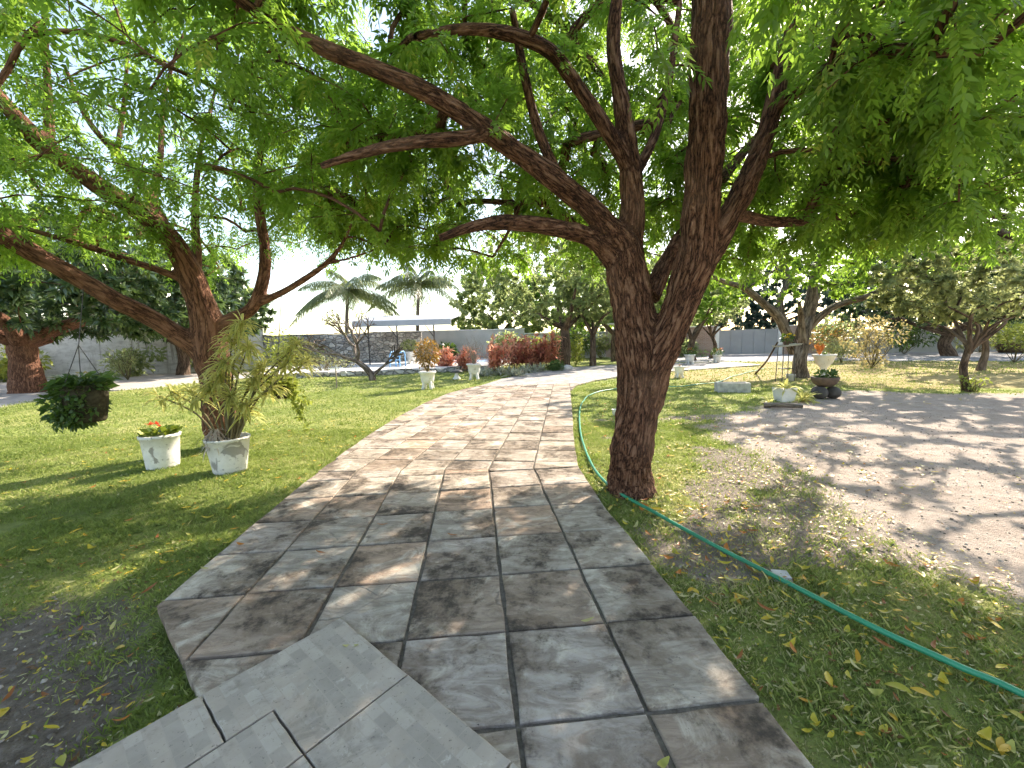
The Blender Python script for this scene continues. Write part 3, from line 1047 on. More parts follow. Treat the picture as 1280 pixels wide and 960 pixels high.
main_blobs = [((0.8, 3.6, 4.3), (4.4, 3.9, 2.3), 0.58, 6.0), ((3.3, 4.3, 3.0), (1.9, 1.9, 0.9), 0.2, 1.6), ((2.0, 2.5, 3.2), (1.4, 1.1, 0.7), 0.1, 0.8),
              ((-1.0, 3.2, 3.8), (1.8, 1.4, 0.8), 0.1, 0.9), ((-0.3, 4.6, 3.1), (1.6, 1.2, 0.6), 0.1, 0.7), ((0.9, 5.5, 4.0), (3.6, 1.7, 1.7), 0.0, 3.2), ((2.4, 5.2, 3.1), (2.0, 1.4, 0.8), 0.0, 1.2), (tuple(at(1110, 110, 3.6)), (1.2, 0.8, 0.75), 0.0, 0.8), (tuple(at(760, 70, 5.6)), (2.6, 1.1, 0.9), 0.0, 2.4), (tuple(at(960, 60, 5.2)), (1.2, 0.9, 0.8), 0.0, 0.9), (tuple(at(1160, 235, 4.2)), (1.3, 0.9, 0.5), 0.0, 0.9)]
make_tree('neem_tree', 'large red-brown neem tree forking low beside the path, green hose at its foot', (b[0], b[1], -0.03), main_limbs, main_blobs, 1290, 16,
          lambda B, D, r: neem_leaf(B, D, r, 0.066, 6), ('bark', 'neem_leaf'), 101, 'neem trees of the garden', keep_main, 2.0, 0.0155, 0.024,
          leaf_keep=lambda B: (np.linalg.norm(B - np.array([0, 0, CAM_H]), axis=1) > 1.1) & ~hides(B, G_thick, 14))

# ---- the neem tree on the lawn behind the white pots
b = gp(280, 558, -0.03)
left_limbs = [
    [(b[0], b[1], -0.15, 0.27), (b[0], b[1], 0.05, 0.235)] + px_line((275, 520, 5.8, 0.215), (271, 480, 5.8, 0.205), (264, 440, 5.78, 0.225), (259, 405, 5.75, 0.21), (250, 375, 5.65, 0.175), (234, 335, 5.5, 0.145), (214, 300, 5.3, 0.13), (185, 272, 5.1, 0.115), (140, 243, 4.85, 0.105), (95, 212, 4.6, 0.098), (50, 178, 4.4, 0.09), (15, 140, 4.25, 0.075), (-30, 90, 4.1, 0.06), (-80, 20, 4.0, 0.04)),
    px_line((268, 460, 5.8, 0.11), (252, 440, 5.75, 0.15), (225, 420, 5.6, 0.125), (190, 398, 5.4, 0.118), (150, 378, 5.15, 0.11), (110, 355, 4.95, 0.105), (70, 332, 4.75, 0.10), (30, 310, 4.55, 0.10), (-10, 285, 4.35, 0.09), (-70, 240, 4.1, 0.07), (-150, 170, 3.9, 0.045)),
    px_line((268, 420, 5.8, 0.15), (285, 402, 5.8, 0.10), (315, 385, 5.75, 0.085), (329, 350, 5.72, 0.08), (331, 310, 5.7, 0.072), (324, 262, 5.6, 0.06), (322, 210, 5.5, 0.05), (340, 140, 5.4, 0.035)),
    px_line((324, 378, 5.74, 0.06), (352, 366, 5.7, 0.05), (385, 346, 5.6, 0.043), (415, 322, 5.5, 0.036), (436, 288, 5.4, 0.026), (446, 240, 5.3, 0.016)),
    px_line((405, 330, 5.54, 0.028), (440, 322, 5.4, 0.022), (480, 308, 5.2, 0.014)),
    px_line((243, 360, 5.6, 0.07), (246, 320, 5.7, 0.06), (244, 260, 5.75, 0.05), (250, 190, 5.8, 0.035), (270, 110, 5.8, 0.025)),
    px_line((216, 303, 5.32, 0.07), (196, 262, 5.25, 0.058), (168, 218, 5.1, 0.05), (146, 192, 5.0, 0.042), (110, 150, 4.9, 0.035), (80, 80, 4.8, 0.025)),
    px_line((240, 355, 5.55, 0.06), (205, 340, 5.4, 0.05), (150, 322, 5.2, 0.045), (100, 305, 5.0, 0.04), (30, 285, 4.8, 0.03)),
    px_line((146, 192, 5.0, 0.035), (155, 130, 5.1, 0.03), (160, 60, 5.1, 0.022)),
    px_line((62, 186, 4.45, 0.05), (60, 120, 4.5, 0.04), (55, 30, 4.5, 0.03)),
    px_line((185, 272, 5.1, 0.05), (200, 200, 5.5, 0.042), (205, 120, 5.9, 0.032), (230, 40, 6.1, 0.025)),
]
def keep_left(p):
    if p[2] < 2.15: return False
    if p[2] < 2.8 and math.hypot(p[0] + 3.8, p[1] - 5.6) < 1.9: return False
    return p[1] > 1.8
left_blobs = [((-4.3, 5.6, 4.3), (3.7, 3.3, 2.2), 0.45, 6.0), ((-5.2, 4.4, 3.2), (1.6, 1.2, 0.8), 0.1, 1.0), ((-2.3, 5.6, 4.2), (1.7, 1.3, 1.1), 0.1, 1.0), (tuple(at(485, 275, 6.0)), (1.0, 0.9, 0.5), 0.0, 0.9), (tuple(at(400, 250, 6.3)), (1.2, 0.9, 0.7), 0.0, 0.6)]
make_tree('neem_tree', 'neem tree with a low limb reaching to the left, standing behind two white pots', (b[0], b[1], -0.03), left_limbs, left_blobs, 700, 18,
          lambda B, D, r: neem_leaf(B, D, r, 0.060, 5), ('bark_left', 'neem_leaf'), 202, 'neem trees of the garden', keep_left, 1.9, 0.022, 0.009)

# ---- trees further off
def auto_limbs(base, fork, r, rng, n=5, reach=2.2, rise=1.4, lean=(0, 0), bend=0.12, trunk_pts=None):
    x, y, z = base
    top = np.array([x + lean[0], y + lean[1], z + fork])
    mid = (np.array(base) + top) / 2 + rng.normal(0, bend, 3) * np.array([1, 1, 0])
    limbs = [[(x, y, z - 0.1, r * 1.45), (x, y, z + 0.08, r * 1.2), (*mid, r * 0.95), (*top, r * 0.9)]]
    for q in range(n):
        a = 2 * math.pi * (q + rng.uniform(-0.3, 0.3)) / n
        rr = reach * rng.uniform(0.75, 1.15)
        e = top + np.array([math.cos(a) * rr, math.sin(a) * rr, rise * rng.uniform(0.6, 1.2)])
        m = (top + e) / 2 + np.array([0, 0, rng.uniform(-0.1, 0.25)]) + rng.normal(0, 0.12, 3)
        s = top - np.array([0, 0, rng.uniform(0, 0.25)])
        limbs.append([(*s, r * 0.62), (*m, r * 0.42), (*e, r * 0.18)])
    return limbs

def far_tree(name, label, px, py, fork, r, crown_c, crown_r, leafmat, bark, seed, tips=170, per=45, lsize=(0.13, 0.055), group='neem trees of the garden', lean=(0, 0), n=5, reach=None, rise=1.4, inner=0.35, pos=None, cat='tree', extra=None, zmin=None, attach=None):
    rng = np.random.default_rng(seed)
    p = gp(px, py) if pos is None else np.array(pos)
    base = (p[0], p[1], gz(p[0], p[1]))
    limbs = auto_limbs(base, fork, r, rng, n, reach or min(crown_r[0], crown_r[1]) * 0.6, rise, lean)
    if extra: limbs += extra
    c = (base[0] + crown_c[0], base[1] + crown_c[1], crown_c[2])
    zm = zmin if zmin is not None else c[2] - crown_r[2] * 0.75
    def leaf(B, D, rg):
        k_ = rg.uniform(0.7, 1.3, len(B))
        return simple_leaves(B, D, lsize[0] * k_, lsize[1] * k_, rg)
    return make_tree(name, label, base, limbs, [(c, crown_r, inner, 1.0)], tips, per, leaf, (bark, leafmat), seed, group, lambda q: q[2] > zm, attach if attach is not None else fork * 0.85, None, cat=cat, spreadlen=0.7)

far_tree('neem_tree', 'stout neem tree with a Y-shaped trunk at the bend of the path', 706, 457, 2.1, 0.27, (-0.9, 0, 4.9), (4.6, 3.6, 3.0), 'pale_leaf', 'bark_brown', 301, 480, 60, (0.20, 0.085), n=4, rise=1.8, zmin=2.3)
far_tree('neem_tree', 'slim straight neem tree just past the stout Y-shaped one', 741, 456, 1.8, 0.17, (0.2, 0.5, 4.3), (2.6, 2.4, 2.4), 'pale_leaf', 'bark_brown', 302, 220, 60, (0.19, 0.08), n=5, rise=1.6, zmin=2.2)
far_tree('neem_tree', 'neem tree by the white arch, half behind the big trunk', 769, 451, 1.8, 0.24, (0.6, 0.5, 4.8), (3.4, 3, 2.9), 'pale_leaf', 'bark_brown', 303, 260, 60, (0.19, 0.08), n=5, zmin=2.4)
far_tree('neem_tree', 'small vase-shaped neem tree in front of the brick wall', 865, 450, 1.25, 0.20, (0, 0.6, 4.3), (3.2, 2.8, 2.6), 'neem_leaf', 'bark_brown', 304, 260, 60, (0.19, 0.08), n=6, rise=1.8, zmin=2.3)
far_tree('neem_tree', 'little neem tree with a slim foot just before the grey gate', 889, 447, 1.5, 0.12, (0.3, 0.2, 3.7), (2.2, 2, 1.7), 'pale_leaf', 'bark_brown', 305, 170, 55, (0.17, 0.07), n=6, rise=1.2, zmin=2.3)
tr = gp(1000, 468)
twist = [px_line((993, 440, tr[1], 0.2), (975, 400, tr[1] - 0.2, 0.15), (955, 380, tr[1] - 0.4, 0.12), (930, 360, tr[1] - 0.8, 0.10), (905, 352, tr[1] - 1.2, 0.07), (880, 340, tr[1] - 1.5, 0.05)),
         px_line((1000, 425, tr[1], 0.2), (1012, 385, tr[1] - 0.1, 0.19), (1018, 350, tr[1] - 0.2, 0.15), (1030, 310, tr[1] - 0.4, 0.11), (1050, 270, tr[1] - 0.5, 0.08)),
         px_line((1005, 415, tr[1], 0.14), (1040, 385, tr[1] - 0.3, 0.11), (1085, 370, tr[1] - 0.6, 0.09), (1130, 350, tr[1] - 0.9, 0.07), (1190, 345, tr[1] - 1.2, 0.05)),
         px_line((985, 420, tr[1], 0.13), (975, 380, tr[1] + 0.5, 0.11), (985, 340, tr[1] + 0.9, 0.08), (960, 300, tr[1] + 1.2, 0.06))]
far_tree('neem_tree', 'twisted neem tree with many crooked limbs behind the plant stand', 1000, 470, 1.1, 0.22, (0.2, -0.3, 4.5), (4.8, 3.8, 2.2), 'neem_leaf', 'bark_grey', 306, 520, 55, (0.15, 0.06), n=2, reach=1.5, rise=2.0, extra=twist, zmin=2.7, attach=1.8, lean=(0.05, 0))
far_tree('neem_tree', 'young grey-green tree with a flared foot at the edge of the sandy yard', 1208, 487, 1.15, 0.075, (0.3, 0.6, 2.65), (2.0, 1.9, 1.15), 'sage_leaf', 'bark_brown', 307, 270, 60, (0.13, 0.05), n=6, reach=0.9, rise=0.9, zmin=1.75)
far_tree('neem_tree', 'small crooked tree on the dry grass behind the young flared one', 1226, 462, 1.3, 0.10, (0.8, 0.4, 3.1), (2.9, 2.4, 1.6), 'sage_leaf', 'bark_brown', 308, 300, 60, (0.16, 0.065), n=5, reach=1.2, rise=0.9, zmin=1.9)
far_tree('shade_tree', 'dark broad tree with a thick black trunk beside the driveway', 1186, 444, 1.4, 0.30, (-0.5, 0, 4.0), (6.2, 4.5, 3.0), 'mango_leaf', 'bark_brown', 309, 520, 60, (0.26, 0.11), n=6, reach=3.2, rise=1.2, group=None, zmin=1.7)
far_tree('mango_tree', 'broad glossy-leaved mango tree before the pale boundary wall', 36, 489, 1.9, 0.44, (1.3, 0.8, 4.0), (6.2, 4.4, 2.6), 'mango_leaf', 'bark_left', 310, 640, 70, (0.30, 0.10), n=6, reach=3.0, rise=1.2, group=None, zmin=2.0)
far_tree('mango_tree', 'second mango tree, its crown showing between the limbs of the lawn tree', 190, 466, 1.8, 0.28, (0.5, 0, 3.9), (4.8, 3.4, 2.6), 'mango_leaf', 'bark_brown', 311, 460, 70, (0.30, 0.10), n=6, reach=2.4, rise=1.2, group=None, zmin=2.0, pos=(-18.6, 23.0, 0))
far_tree('neem_tree', 'neem tree at the edge of the sandy yard whose boughs reach in from the side', 0, 0, 2.3, 0.16, (-0.6, 0.2, 4.3), (3.3, 3.0, 1.9), 'neem_leaf', 'bark_brown', 312, 210, 55, (0.12, 0.045), n=6, reach=2.2, rise=1.5, pos=(8.9, 6.0, 0), zmin=2.5)
for i, (x, y, zc, rx, rz, mt, lab) in enumerate([
        (-1.0, 38, 4.6, 5.0, 3.8, 'pale_leaf', 'light green tree over the end wall beside the palms'),
        (13.5, 37, 5.0, 5.5, 4.0, 'pale_leaf', 'bright yellow-green tree beyond the grey gate'),
        (24.5, 38, 4.8, 6.0, 4.2, 'dark_leaf', 'blue-green dark tree beyond the gate, behind the twisted tree'),
        (33.0, 35, 5.0, 5.5, 4.4, 'dark_leaf', 'blue-green dark tree behind the straw-coloured bush'),
        (45.0, 33, 5.0, 7.0, 4.8, 'neem_leaf', 'green tree across the driveway by the bluish wall'),
        (6.0, 40, 5.2, 5.5, 4.4, 'neem_leaf', 'green tree over the wall behind the white arch'),
        (-33.0, 29, 4.8, 6.5, 4.4, 'mango_leaf', 'dark green tree over the whitewashed wall behind the broad mango'),
        (-24.0, 32, 4.2, 5.0, 3.4, 'pale_leaf', 'pale tree over the whitewashed wall beside the second mango'),
        (19.5, 44, 5.5, 5.5, 4.6, 'neem_leaf', 'tall green tree far behind the gate pillar'),
        (38.5, 27, 4.0, 4.6, 3.4, 'sage_leaf', 'grey-green tree along the bluish wall')]):
    far_tree('background_tree', lab, 0, 0, 2.0, 0.24, (0, 0, zc), (rx, rx * 0.8, rz), mt, 'bark_brown', 330 + i, 270, 54, (0.38, 0.18), group='trees beyond the boundary', pos=(x, y, 0), n=6, reach=rx * 0.5, rise=2.0, zmin=1.6)
# ------------------------------------------------------------------ walls, gate, pool side
k = NT('whitewashed wall')
co = k.coord()
n1 = k.noise(k.mapping(co, (1, 1, 2.2)), 1.6, 7, 0.66, 0.4)
col = k.ramp(n1, [(0.3, (0.40, 0.38, 0.36)), (0.5, (0.66, 0.64, 0.62)), (0.7, (0.78, 0.765, 0.745))])
col = k.mix(k.maprange(k.noise(k.mapping(co, (2.5, 2.5, 0.25)), 1.3, 6, 0.65), 0.52, 0.68), col, (0.34, 0.315, 0.29))
col = k.mix(k.maprange(k.noise(co, 9, 6, 0.7), 0.58, 0.7), col, (0.36, 0.335, 0.32))
M['whitewash'] = k.done(k.principled(col, 0.85, k.bump(k.noise(co, 14, 6), 0.7, 0.04), 0.2))
M['plaster'] = plain_mat('grey plaster', (0.46, 0.45, 0.44), 0.85, 0.2, var=0.10, scale=1.5, bump=0.4)
M['white_paint'] = plain_mat('white paint', (0.74, 0.74, 0.74), 0.5, 0.4, var=0.06, scale=3, bump=0.15)
M['grey_metal'] = plain_mat('grey painted metal', (0.33, 0.335, 0.35), 0.5, 0.4, var=0.06, scale=2.0, bump=0.1)
M['dark_metal'] = plain_mat('dark steel', (0.06, 0.055, 0.05), 0.55, 0.4, var=0.2, scale=8)
M['blue_paint'] = plain_mat('light blue paint', (0.22, 0.47, 0.78), 0.45, 0.4, var=0.08, scale=4)
M['tarp'] = plain_mat('pale blue sheet roof', (0.33, 0.36, 0.42), 0.5, 0.3, var=0.06, scale=2)
M['concrete'] = plain_mat('weathered concrete', (0.42, 0.41, 0.39), 0.9, 0.15, var=0.28, scale=9, bump=0.5)
M['deck'] = plain_mat('pale pool deck', (0.62, 0.60, 0.58), 0.8, 0.2, var=0.1, scale=2, bump=0.2)
M['pool_tile'] = plain_mat('blue pool tile', (0.30, 0.42, 0.62), 0.3, 0.5, var=0.1, scale=6)

k = NT('brick wall')
co = k.coord()
bt = k.n('ShaderNodeTexBrick')
k.val(bt.inputs['Vector'], k.mapping(co, rot=(math.radians(90), 0, 0)))
bt.inputs['Color1'].default_value = (0.30, 0.15, 0.105, 1); bt.inputs['Color2'].default_value = (0.42, 0.25, 0.19, 1); bt.inputs['Mortar'].default_value = (0.45, 0.41, 0.37, 1)
bt.inputs['Scale'].default_value = 1.0; bt.inputs['Brick Width'].default_value = 0.24; bt.inputs['Row Height'].default_value = 0.085; bt.inputs['Mortar Size'].default_value = 0.012
col = k.mix(k.maprange(k.noise(co, 1.5, 5), 0.45, 0.7), bt.outputs[0], (0.44, 0.33, 0.28))
M['brick'] = k.done(k.principled(col, 0.85, k.bump(bt.outputs['Fac'], -0.4, 0.01), 0.2))

k = NT('rubble stone wall')
co = k.coord()
vd = k.vor(k.mapping(co, (1, 1, 1.5)), 3.2, 'DISTANCE_TO_EDGE')
cells = k.vor(k.mapping(co, (1, 1, 1.5)), 3.2, 'F1', 'Color')
sep = k.n('ShaderNodeSeparateColor'); k.l(cells, sep.inputs[0])
col = k.ramp(sep.outputs[0], [(0.0, (0.27, 0.255, 0.24)), (0.5, (0.43, 0.41, 0.39)), (1.0, (0.58, 0.56, 0.54))])
col = k.mix(k.maprange(vd, 0.0, 0.06), (0.10, 0.095, 0.09), col)
M['rubble'] = k.done(k.principled(col, 0.9, k.bump(k.maprange(vd, 0, 0.15), 1.0, 0.06), 0.15))

def wall_between(name, label, a, b, h, thick, mat, capmat=None, cap=0.0, cat='wall', z0=-0.15, seed=0):
    """a wall with a slightly uneven top, and a coping where it has one"""
    a, b = np.array(a, float), np.array(b, float)
    L = np.linalg.norm(b - a)
    d = (b - a) / L
    nrm = np.array([-d[1], d[0]])
    n = max(2, int(L / 0.8))
    mb = MB()
    rng = np.random.default_rng(seed)
    V, F = [], []
    for i in range(n + 1):
        p = a + d * L * i / n
        top = h + (0 if capmat else rng.normal(0, 0.02))
        for s, z in ((-1, z0), (-1, top), (1, top), (1, z0)):
            q = p + nrm * s * thick / 2
            V.append((q[0], q[1], z))
    for i in range(n):
        o = i * 4
        for e in range(3):
            F.append((o + e, o + 4 + e, o + 5 + e, o + 1 + e))
    F.append((0, 1, 2, 3)); F.append((n * 4 + 3, n * 4 + 2, n * 4 + 1, n * 4))
    mb.add(V, F)
    c = (a + b) / 2
    root = empty(name, (c[0], c[1], 0), label, cat)
    mb.build('masonry', mat, root)
    if capmat:
        MB().box((c[0], c[1], h + cap / 2), (L + 0.06, thick + 0.10, cap), math.atan2(d[1], d[0])).build('coping', capmat, root)
    return root

wl = [gp(-420, 512)[:2], gp(0, 476)[:2], gp(225, 463)[:2]]
wall_between('boundary_wall', 'rough whitewashed boundary wall behind the mango trees', wl[0], wl[1], 2.9, 0.2, M['whitewash'], seed=1)
wall_between('boundary_wall', 'whitewashed boundary wall running on behind the potted tree', wl[1], (-16.6, 27.5), 2.9, 0.2, M['whitewash'], seed=2)
wall_between('stone_wall', 'grey rubble stone wall behind the bare frangipani', (-16.6, 27.5), (-6.2, 28.5), 2.2, 0.3, M['rubble'], seed=3)
wall_between('end_wall', 'plain grey plastered wall under the pool canopy', (-9.8, 29.6), (1.0, 30.2), 2.25, 0.2, M['plaster'], M['white_paint'], 0.06, seed=4)
wall_between('garden_wall', 'grey plastered wall behind the red plants', (1.0, 30.2), (7.4, 32.0), 1.9, 0.2, M['plaster'], M['white_paint'], 0.06, seed=5)
wall_between('brick_wall', 'red brick wall left of the grey gate', (7.4, 32.0), (15.0, 30.2), 2.1, 0.2, M['brick'], M['white_paint'], 0.06, seed=6)
wall_between('brick_wall', 'short red brick wall right of the grey gate', (19.7, 29.6), (23.5, 29.3), 2.0, 0.2, M['brick'], M['white_paint'], 0.06, seed=7)
wall_between('boundary_wall', 'bluish grey wall across the driveway at the far right', (23.5, 29.3), (62.0, 20.0), 1.5, 0.2, M['plaster'], M['white_paint'], 0.06, seed=8)

# grey sliding gate between white pillars
ga, gb = np.array([15.35, 30.1]), np.array([19.35, 29.7])
gd = (gb - ga) / np.linalg.norm(gb - ga); gl = np.linalg.norm(gb - ga); grz = math.atan2(gd[1], gd[0])
gate = empty('sliding_gate', (*((ga + gb) / 2), 0), 'wide grey sheet-metal gate at the end of the driveway', 'gate')
for i in range(5):
    c = ga + gd * gl * (i + 0.5) / 5
    MB().box((c[0], c[1], 0.92), (gl / 5 - 0.03, 0.03, 1.70), grz).build('panel', M['grey_metal'], gate)
for i in range(6):
    c = ga + gd * gl * i / 5
    MB().box((c[0], c[1] - 0.03, 0.92), (0.05, 0.05, 1.76), grz).build('post', M['grey_metal'], gate)
for z in (0.05, 1.80):
    c = (ga + gb) / 2
    MB().box((c[0], c[1] - 0.005, z), (gl + 0.05, 0.06, 0.06), grz).build('rail', M['grey_metal'], gate)
for nm, p, lab in (('a', ga - gd * 0.2, 'white pillar where the brick wall meets the gate'), ('b', gb + gd * 0.2, 'white pillar on the far side of the gate')):
    t = empty('gate_pillar', (p[0], p[1], 0), lab, 'pillar', 'gate pillars')
    MB().box((p[0], p[1], 0.95), (0.26, 0.28, 2.1), grz).build('shaft', M['white_paint'], t)
    MB().box((p[0], p[1], 2.05), (0.36, 0.38, 0.1), grz).build('cap', M['white_paint'], t)

# pool deck with its stone kerb, edge of the pool, ladder, canopy
DK = [tuple(gp(*q)[:2]) for q in ((330, 474), (400, 470), (470, 468), (560, 464), (612, 461))]
deck_poly = DK + [(1.0, 29.8), (-9.5, 29.3), (-16.2, 27.2), (-14.2, 22.5)]
deck = empty('pool_deck', (-6, 24, 0), 'raised pale pool deck with a low stone kerb', kind='structure')
prism(deck_poly, -0.1, 0.20, 'surface', M['deck'], deck)
for i in range(len(DK) - 1):
    a, b_ = np.array(DK[i]), np.array(DK[i + 1])
    L = np.linalg.norm(b_ - a); d = (b_ - a) / L
    n = max(1, int(L / 0.5))
    for q in range(n):
        c = a + d * L * (q + 0.5) / n + np.array([0.0, -0.12])
        hh = 0.16 + random.uniform(0, 0.07)
        MB().box((c[0], c[1], hh / 2 - 0.06), (L / n - 0.02, 0.26, hh + 0.1), math.atan2(d[1], d[0]) + random.uniform(-0.05, 0.05)).build('stone', M['rubble'], deck)
prism([(-5.2, 24.6), (-1.2, 24.2), (-0.6, 26.6), (-4.8, 27.2)], 0.1, 0.214, 'pool', M['pool_tile'], deck)

# canopy
cl, cr_ = at(453, 409, 25.5), at(563, 411, 24.6)
can = empty('pool_canopy', ((cl[0] + cr_[0]) / 2, 26.0, 0.2), 'flat canopy with a pale blue roof on dark posts by the pool', 'canopy')
zt = 2.72
MB().add([(cl[0] - 0.2, 24.3, zt + 0.02), (cr_[0], 24.0, zt - 0.02), (cr_[0] + 0.2, 28.2, zt + 0.50), (cl[0] - 0.4, 28.6, zt + 0.55),
          (cl[0] - 0.2, 24.3, zt + 0.08), (cr_[0], 24.0, zt + 0.04), (cr_[0] + 0.2, 28.2, zt + 0.58), (cl[0] - 0.4, 28.6, zt + 0.63)],
         [(0, 3, 2, 1), (4, 5, 6, 7), (0, 1, 5, 4), (1, 2, 6, 5), (2, 3, 7, 6), (3, 0, 4, 7)]).build('roof', M['tarp'], can)
MB().box(((cl[0] + cr_[0]) / 2, 24.1, zt - 0.10), (cr_[0] - cl[0] + 0.3, 0.08, 0.34), -0.055).build('fascia', M['tarp'], can)
MB().box(((cl[0] + cr_[0]) / 2, 24.28, zt - 0.22), (cr_[0] - cl[0], 0.08, 0.06), -0.055).build('beam', M['dark_metal'], can)
for px_ in (497, 543, 461):
    p = at(px_, 430, 24.4)
    MB().tube([(p[0], 24.4, 0.19), (p[0], 24.4, zt - 0.2)], 0.045, 8).build('post', M['dark_metal'], can)
    MB().tube([(p[0], 24.4, 1.75), (p[0] - 0.5, 24.4, zt - 0.22)], 0.03, 6).build('brace', M['dark_metal'], can)

# blue pool ladder
p = gp(494, 459, 0.2)
lad = empty('pool_ladder', (p[0], p[1], 0.2), 'light blue curved ladder standing on the pool deck', 'ladder')
for s in (-0.26, 0.26):
    pts = [(p[0] + s, p[1], 0.20), (p[0] + s, p[1], 0.72), (p[0] + s + 0.04, p[1] + 0.06, 0.93), (p[0] + s + 0.1, p[1] + 0.25, 1.02), (p[0] + s + 0.14, p[1] + 0.48, 0.93), (p[0] + s + 0.15, p[1] + 0.55, 0.6), (p[0] + s + 0.15, p[1] + 0.56, 0.2)]
    MB().tube(smooth_line(pts, 0.06), 0.035, 8).build('rail', M['blue_paint'], lad, True)
for z in (0.38, 0.58, 0.78):
    MB().box((p[0], p[1], z), (0.52, 0.09, 0.035)).build('rung', M['blue_paint'], lad)

# white garden arch on the far side
p0, p1 = gp(752, 446), gp(791, 444)
arch = empty('garden_arch', ((p0[0] + p1[0]) / 2, p0[1], 0), 'white round-topped garden arch beyond the path', 'arch')
ya = 27.0
xa, xb = at(741, 430, ya)[0], at(790, 430, ya)[0]
for x in (xa, xb):
    MB().box((x, ya, 1.0), (0.10, 0.10, 2.1)).build('post', M['white_paint'], arch)
pts = [(xa + (xb - xa) * t, ya, 2.02 + 0.35 * math.sin(math.pi * t)) for t in np.linspace(0, 1, 14)]
MB().tube(pts, 0.06, 8).build('hoop', M['white_paint'], arch, True)
pts = [(xa + (xb - xa) * t, ya + 0.6, 2.02 + 0.35 * math.sin(math.pi * t)) for t in np.linspace(0, 1, 14)]
MB().tube(pts, 0.06, 8).build('hoop', M['white_paint'], arch, True)
# ------------------------------------------------------------------ pots and planting
M['pot_a'] = white_pot_mat('chipped white pot', amount=0.54, scale=7)
M['pot_b'] = white_pot_mat('peeling white pot', (0.66, 0.64, 0.61), (0.30, 0.285, 0.27), 0.48, 5.0)
M['pot_c'] = white_pot_mat('whitewashed urn', (0.74, 0.72, 0.69), (0.50, 0.47, 0.43), 0.60, 4)
M['potsoil'] = plain_mat('potting soil', (0.055, 0.04, 0.03), 0.95, 0.1, var=0.4, scale=30, bump=0.8)
M['terracotta'] = plain_mat('dull brown clay', (0.13, 0.085, 0.062), 0.7, 0.25, var=0.35, scale=7, bump=0.4)
M['dark_stone'] = plain_mat('dark round stone', (0.075, 0.065, 0.06), 0.75, 0.3, var=0.35, scale=9, bump=0.5)
M['fibre'] = plain_mat('dark fibre basket', (0.055, 0.048, 0.030), 0.95, 0.1, var=0.4, scale=25, bump=0.9)
M['twig'] = plain_mat('dry twig', (0.28, 0.235, 0.19), 0.9, 0.15, var=0.25, scale=12)
M['stem'] = plain_mat('green brown stem', (0.12, 0.10, 0.05), 0.8, 0.2, var=0.25, scale=12)
M['hose'] = plain_mat('green garden hose', (0.012, 0.22, 0.125), 0.38, 0.5, var=0.15, scale=3)
M['petal_red'] = leaf_mat('red petal', [(0.0, (0.55, 0.03, 0.02)), (1.0, (0.80, 0.10, 0.04))], (0.9, 0.15, 0.06), 0.3)
M['petal_yellow'] = leaf_mat('yellow petal', [(0.0, (0.75, 0.50, 0.03)), (1.0, (0.85, 0.66, 0.06))], (0.9, 0.7, 0.1), 0.3)
M['petal_orange'] = leaf_mat('orange bract', [(0.0, (0.52, 0.14, 0.04)), (1.0, (0.68, 0.27, 0.08))], (0.8, 0.3, 0.08), 0.3)
M['begonia'] = leaf_mat('glossy bedding leaf', [(0.0, (0.025, 0.065, 0.012)), (0.6, (0.07, 0.13, 0.02)), (1.0, (0.36, 0.38, 0.05))], (0.35, 0.45, 0.05), 0.3)
M['stripe_leaf'] = leaf_mat('yellow-edged strap leaf', [(0.0, (0.13, 0.165, 0.04)), (0.45, (0.30, 0.32, 0.085)), (0.55, (0.62, 0.58, 0.22)), (1.0, (0.76, 0.70, 0.34))], (0.80, 0.76, 0.26), 0.5)
M['cordyline'] = leaf_mat('red cordyline leaf', [(0.0, (0.09, 0.024, 0.030)), (0.3, (0.30, 0.085, 0.075)), (0.6, (0.66, 0.27, 0.20)), (1.0, (0.80, 0.50, 0.32))], (0.95, 0.45, 0.32), 0.55)
M['spider'] = leaf_mat('white-striped grass leaf', [(0.0, (0.13, 0.16, 0.09)), (0.5, (0.34, 0.37, 0.28)), (1.0, (0.58, 0.58, 0.50))], (0.5, 0.5, 0.35), 0.35)
M['croton'] = leaf_mat('rusty croton leaf', [(0.0, (0.06, 0.055, 0.018)), (0.5, (0.17, 0.12, 0.03)), (0.8, (0.34, 0.16, 0.04)), (1.0, (0.45, 0.28, 0.08))], (0.5, 0.28, 0.06), 0.35)
M['bush_green'] = leaf_mat('garden bush leaf', [(0.0, (0.022, 0.055, 0.018)), (1.0, (0.08, 0.14, 0.035))], (0.2, 0.35, 0.05), 0.3)
M['lime_leaf'] = leaf_mat('lime leaf', [(0.0, (0.10, 0.15, 0.03)), (1.0, (0.33, 0.38, 0.08))], (0.5, 0.55, 0.1), 0.42)
M['dead_leaf'] = leaf_mat('dead leaf', [(0.0, (0.20, 0.14, 0.10)), (1.0, (0.50, 0.42, 0.34))], (0.4, 0.3, 0.2), 0.2)

